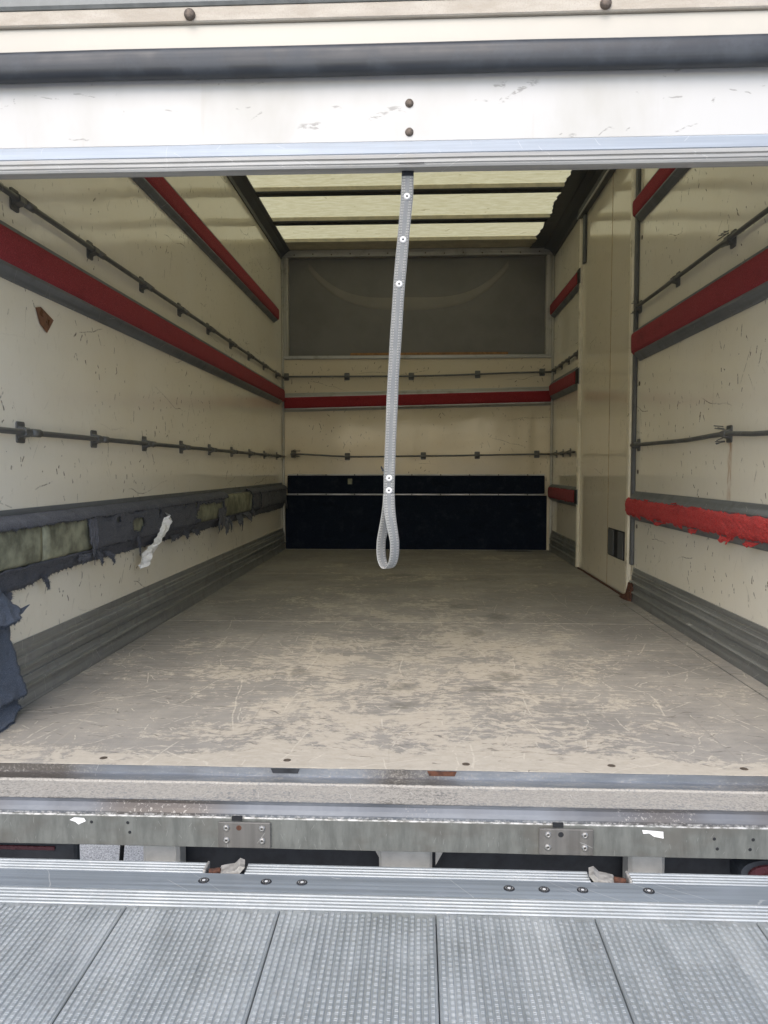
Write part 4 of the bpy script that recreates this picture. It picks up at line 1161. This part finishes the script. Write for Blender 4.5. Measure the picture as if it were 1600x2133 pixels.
t = thing('bumper_beam', 'galvanised rear beam with two bolted plates under the sill', 'beam', (0, 1.66, -0.113))
prof = [(1.660, -0.0455), (1.662, -0.0430), (1.674, -0.0430), (1.674, -0.113), (1.664, -0.1145), (1.660, -0.112)]
obj('beam', prism(prof, lambda s, p, q: (s, p + 0.0008 * fn_noise(s * 3), q + 0.0007 * fn_noise(s * 9, 2)), -1.30, 1.26, 80), 'beam', t)
for cx, lab in ((-0.386, 0), (0.325, 1)):
    pl = obj('bolted_plate', bx(cx - 0.059, cx + 0.059, 1.6535, 1.6592, -0.110, -0.051, 0.002, None, 2), 'plate', t)
    for dx in (-0.040, 0.040):
        for z in (-0.064, -0.092):
            obj('bolt', lathe([(0.0022, 0.002), (0.003, 0.0042), (0.0048, 0.0042), (0.0062, 0.002), (0.0075, 0.0006), (0.0075, 0)], (cx + dx, 1.6535, z), (0, -1, 0), 14), 'zinc', pl, True)
    obj('slot', bx(cx - 0.029, cx - 0.006, 1.6570, 1.6634, -0.0490, -0.0405), 'black', t)
    obj('plate_hole', lathe([(0, 0.0006), (0.0055, 0.0006), (0.0062, 0)], (cx - 0.012 + 0.012 * lab * 0, 1.6535, -0.0635), (0, -1, 0), 12), 'rust' if lab == 0 else 'black', pl)
for x, z in ((-0.735, -0.060), (-0.652, -0.060), (-0.648, -0.082), (0.645, -0.069), (0.652, -0.091), (0.728, -0.069), (0.722, -0.091)):
    obj('drilled_hole', lathe([(0, 0.0012), (0.0030, 0.0012), (0.0042, 0.0)], (x, 1.6604, z), (0, -1, 0), 10), 'black', t)
def chip(name, pts, y, mat, parent):
    bm = bmesh.new()
    f = [bm.verts.new((x, y, z)) for x, z in pts]; b = [bm.verts.new((x, y + 0.0008, z)) for x, z in pts]
    bm.faces.new(f); bm.faces.new(b[::-1])
    for i in range(len(pts)): bm.faces.new((f[i], f[(i + 1) % len(pts)], b[(i + 1) % len(pts)], b[i]))
    return obj(name, bm, mat, parent)
chip('paint_remnant', [(-0.785, -0.056), (-0.775, -0.050), (-0.752, -0.051), (-0.748, -0.058), (-0.765, -0.066), (-0.772, -0.060)], 1.6590, 'plastic', t)
chip('paint_remnant', [(0.490, -0.052), (0.535, -0.055), (0.536, -0.070), (0.515, -0.066), (0.505, -0.059), (0.492, -0.060)], 1.6590, 'plastic', t)

# ------------------------------------------------------------------ tail lift platform
TL_Y, TL_Z, TL_T = 1.633, -0.134, math.tan(R(1.45))
def tl(x, d, h=0.0):          # d metres from the inner edge towards the camera
    return (x, TL_Y - d, TL_Z - d * TL_T + h)
t = thing('tail_lift_platform', 'ribbed aluminium tail lift platform in front of the rear sill', 'platform', (0, TL_Y, TL_Z - 0.03))
def ridge_strip(name, d0, d1, nr, h, x0, x1, cap0=0.0):
    pr = []
    w = (d1 - d0) / nr
    for k in range(nr):
        a = d0 + k * w
        pr += [(a + w * 0.08, 0.0), (a + w * 0.24, h), (a + w * 0.66, h), (a + w * 0.86, 0.0)]
    pr += [(d1, 0.0), (d1, -0.02), (d0, -0.02), (d0, 0.0)]
    return obj(name, prism(pr, lambda s, p, q: tl(s, p, q), x0, x1, 6), 'lip', t)
ridge_strip('inner_lip', 0.0, 0.043, 4, 0.0018, -1.25, -0.463)
ridge_strip('inner_lip', 0.0, 0.043, 4, 0.0018, -0.372, 0.365)
ridge_strip('inner_lip', 0.0, 0.043, 4, 0.0018, 0.448, 1.25)
obj('flat_band', prism([(0.0435, 0.0012), (0.1085, 0.0012), (0.1085, -0.02), (0.0435, -0.02)], lambda s, p, q: tl(s, p, q), -1.25, 1.25, 4), 'band', t)
ridge_strip('outer_lip', 0.109, 0.166, 5, 0.0020, -1.25, 1.25)
for x, d in ((-0.452, .072), (-0.319, .071), (-0.243, .071), (0.190, .074), (0.262, .075), (0.341, .074), (0.477, .071)):
    c = tl(x, d, 0.0012)
    b = obj('bolt', lathe([(0.0035, 0.0006), (0.0040, 0.0012), (0.0104, 0.0013), (0.0112, 0.0008), (0.0118, 0.0)], c, (0, 0, 1), 18), 'steel_dark', t, True)
    obj('bolt_socket', lathe([(0, 0.0014), (0.0036, 0.0014), (0.0036, 0.0004)], c, (0, 0, 1), 10), 'rivet_w', b)
    bs = bmesh.new()
    for k in range(12):
        a = 2 * math.pi * k / 12
        p0 = Vector(c) + Vector((math.cos(a) * 0.0062, math.sin(a) * 0.0062, 0.0014)); p1 = Vector(c) + Vector((math.cos(a) * 0.0082, math.sin(a) * 0.0082, 0.0014))
        tube([p0, p1], 0.0006, 4, bs)
    obj('bolt_knurl', bs, 'zinc', b)
# latches in the two cut-outs
def latch(x, flip):
    l = obj('latch_seat', bx(x - 0.047, x + 0.045, TL_Y - 0.043, TL_Y - 0.004, TL_Z - 0.028, TL_Z - 0.012, 0.003), 'steel_dark', t)
    f = -1 if flip else 1
    bm = bmesh.new()
    pr = [(-0.020, -0.012), (0.016, -0.014), (0.030, 0.004), (0.040, 0.016), (0.030, 0.020), (0.018, 0.008), (0.004, 0.006), (-0.012, 0.002)]
    merge(bm, prism(pr, lambda s, p, q: (x + f * p + 0.2 * f * (s - 0.02), TL_Y - s, TL_Z + q - 0.004), 0.006, 0.040, 2))
    obj('latch_hook', bm, 'latch', l)
    obj('latch_pin', tube([(x - f * 0.036, TL_Y - 0.030, TL_Z - 0.006), (x - f * 0.012, TL_Y - 0.026, TL_Z - 0.004)], 0.008, 10), 'rust', l, True)
    bm = bx(x - f * 0.044 - 0.003, x - f * 0.044 + 0.003, TL_Y - 0.043, TL_Y - 0.002, TL_Z - 0.016, TL_Z + 0.006, 0.002)
    obj('latch_cheek', bm, 'latch', l)
latch(-0.416, False)
latch(0.405, True)
# planks: ribs with notches, one shared mesh
PW, PL, P0 = 0.3085, 1.25, 0.1675
def plank_mesh():
    bm = bmesh.new()
    hw = PW / 2 - 0.0012
    # base board with bevelled long edges
    pr = [(-hw, -0.02), (-hw, -0.002), (-hw + 0.002, 0.0), (hw - 0.002, 0.0), (hw, -0.002), (hw, -0.02)]
    prism(pr, lambda s, p, q: (p, -s, q - s * TL_T), 0, PL, 1, True, bm)
    NR = 25
    pitch = (PW - 0.008) / NR
    seg = 0.0136
    for r in range(NR):
        xc = -PW / 2 + 0.004 + pitch * (r + 0.5)
        prof = []
        s = 0.001 + seg * random.Random(r).random()
        nseg = int(PL / seg) - 1
        for k in range(nseg):
            a = s + k * seg
            prof += [(a, 0.0026), (a + seg * 0.60, 0.0026), (a + seg * 0.68, 0.0020), (a + seg * 0.80, 0.0020), (a + seg * 0.86, 0.00305), (a + seg * 0.95, 0.00305)]
        rows = []
        for (a, h) in prof:
            z = -a * TL_T
            wb = pitch * 0.42; wt = pitch * 0.24
            rows.append([bm.verts.new((xc - wb, -a, z)), bm.verts.new((xc - wt, -a, z + h)), bm.verts.new((xc + wt, -a, z + h)), bm.verts.new((xc + wb, -a, z))])
        for p, q in zip(rows, rows[1:]):
            for j in range(3): bm.faces.new((p[j], q[j], q[j + 1], p[j + 1]))
    bmesh.ops.recalc_face_normals(bm, faces=bm.faces)
    me = bpy.data.meshes.new('plank'); bm.to_mesh(me); bm.free(); me.materials.append(M['plank'])
    return me
pm = plank_mesh()
for k in range(-4, 4):
    o = link('plank', pm, t)
    c = tl(0.036 + PW * (k + 0.5), P0, 0.0)
    o.location = c
    
# ------------------------------------------------------------------ chassis glimpsed through the gap
def ch(name, bmx, mat, label, cat):
    o = obj(name, bmx, mat); tag(o, label, cat); return o
ch('lift_arm', bx(-0.650, -0.562, 1.74, 1.80, -0.60, -0.125, 0.008), 'arm', 'grey lift arm seen in the gap left of the left latch', 'lift arm')
c = thing('tow_bracket', 'grey centre bracket with flanges seen through the gap under the beam', 'bracket', (-0.02, 1.80, -0.6))
obj('block', bx(-0.090, 0.034, 1.74, 1.80, -0.60, -0.125, 0.006), 'arm', c)
for f in (-1, 1):
    xo = -0.02 + f * 0.062
    pr = [(0, -0.125), (0.16, -0.125), (0.10, -0.150), (0.02, -0.152), (0, -0.19)]
    obj('flange', prism([(xo + f * a, b) for a, b in pr], lambda s, p, q: (p, s, q), 1.75, 1.77), 'arm', c)
ch('lift_arm', bx(0.485, 0.568, 1.74, 1.80, -0.60, -0.125, 0.008), 'arm', 'grey lift arm seen in the gap right of the right latch', 'lift arm')
ch('added_cross_member', bx(-0.585, 1.20, 1.82, 1.90, -0.95, -0.082, 0.005), 'steel_dark', 'dark chassis cross member added to keep the gap under the beam black', 'chassis beam')  # assumed cross member, put in so the gap looks dark
lb = thing('lamp_board', 'dark lamp board with a red strip in the gap at the far left', 'lamp board', (-1.0, 1.85, -0.40))
obj('board', bx(-1.25, -0.800, 1.72, 1.745, -0.40, -0.118, 0.006), 'steel_dark', lb)
obj('red_strip', bx(-1.25, -0.85, 1.716, 1.7195, -0.158, -0.148, 0.001), 'lens', lb)
ch('hanging_hose', tube([(-0.772, 1.95, -0.10), (-0.776, 1.95, -0.20), (-0.79, 1.95, -0.35), (-0.80, 1.96, -0.6)], 0.006, 8), 'black', 'thin black hose crossing the bright asphalt seen in the gap', 'hose')
tt = thing('rear_lamp', 'dark red oval rear lamp in the gap at the right edge', 'lamp', (0.80, 1.70, -0.20))
def oval(hw, hz, y0, y1, cx, cz):
    pr = []
    for k in range(28):
        a = 2 * math.pi * k / 28
        pr.append((cx + hw * math.copysign(abs(math.cos(a)) ** 0.6, math.cos(a)), cz + hz * math.copysign(abs(math.sin(a)) ** 0.6, math.sin(a))))
    return prism(pr, lambda s, p, q: (p, s, q), y0, y1)
obj('housing', oval(0.115, 0.045, 1.70, 1.76, 0.835, -0.178), 'rubber', tt)
obj('lens', oval(0.100, 0.036, 1.692, 1.6995, 0.835, -0.178), 'lens', tt)
obj('lens_centre', oval(0.075, 0.022, 1.688, 1.6915, 0.835, -0.178), 'lens', tt)
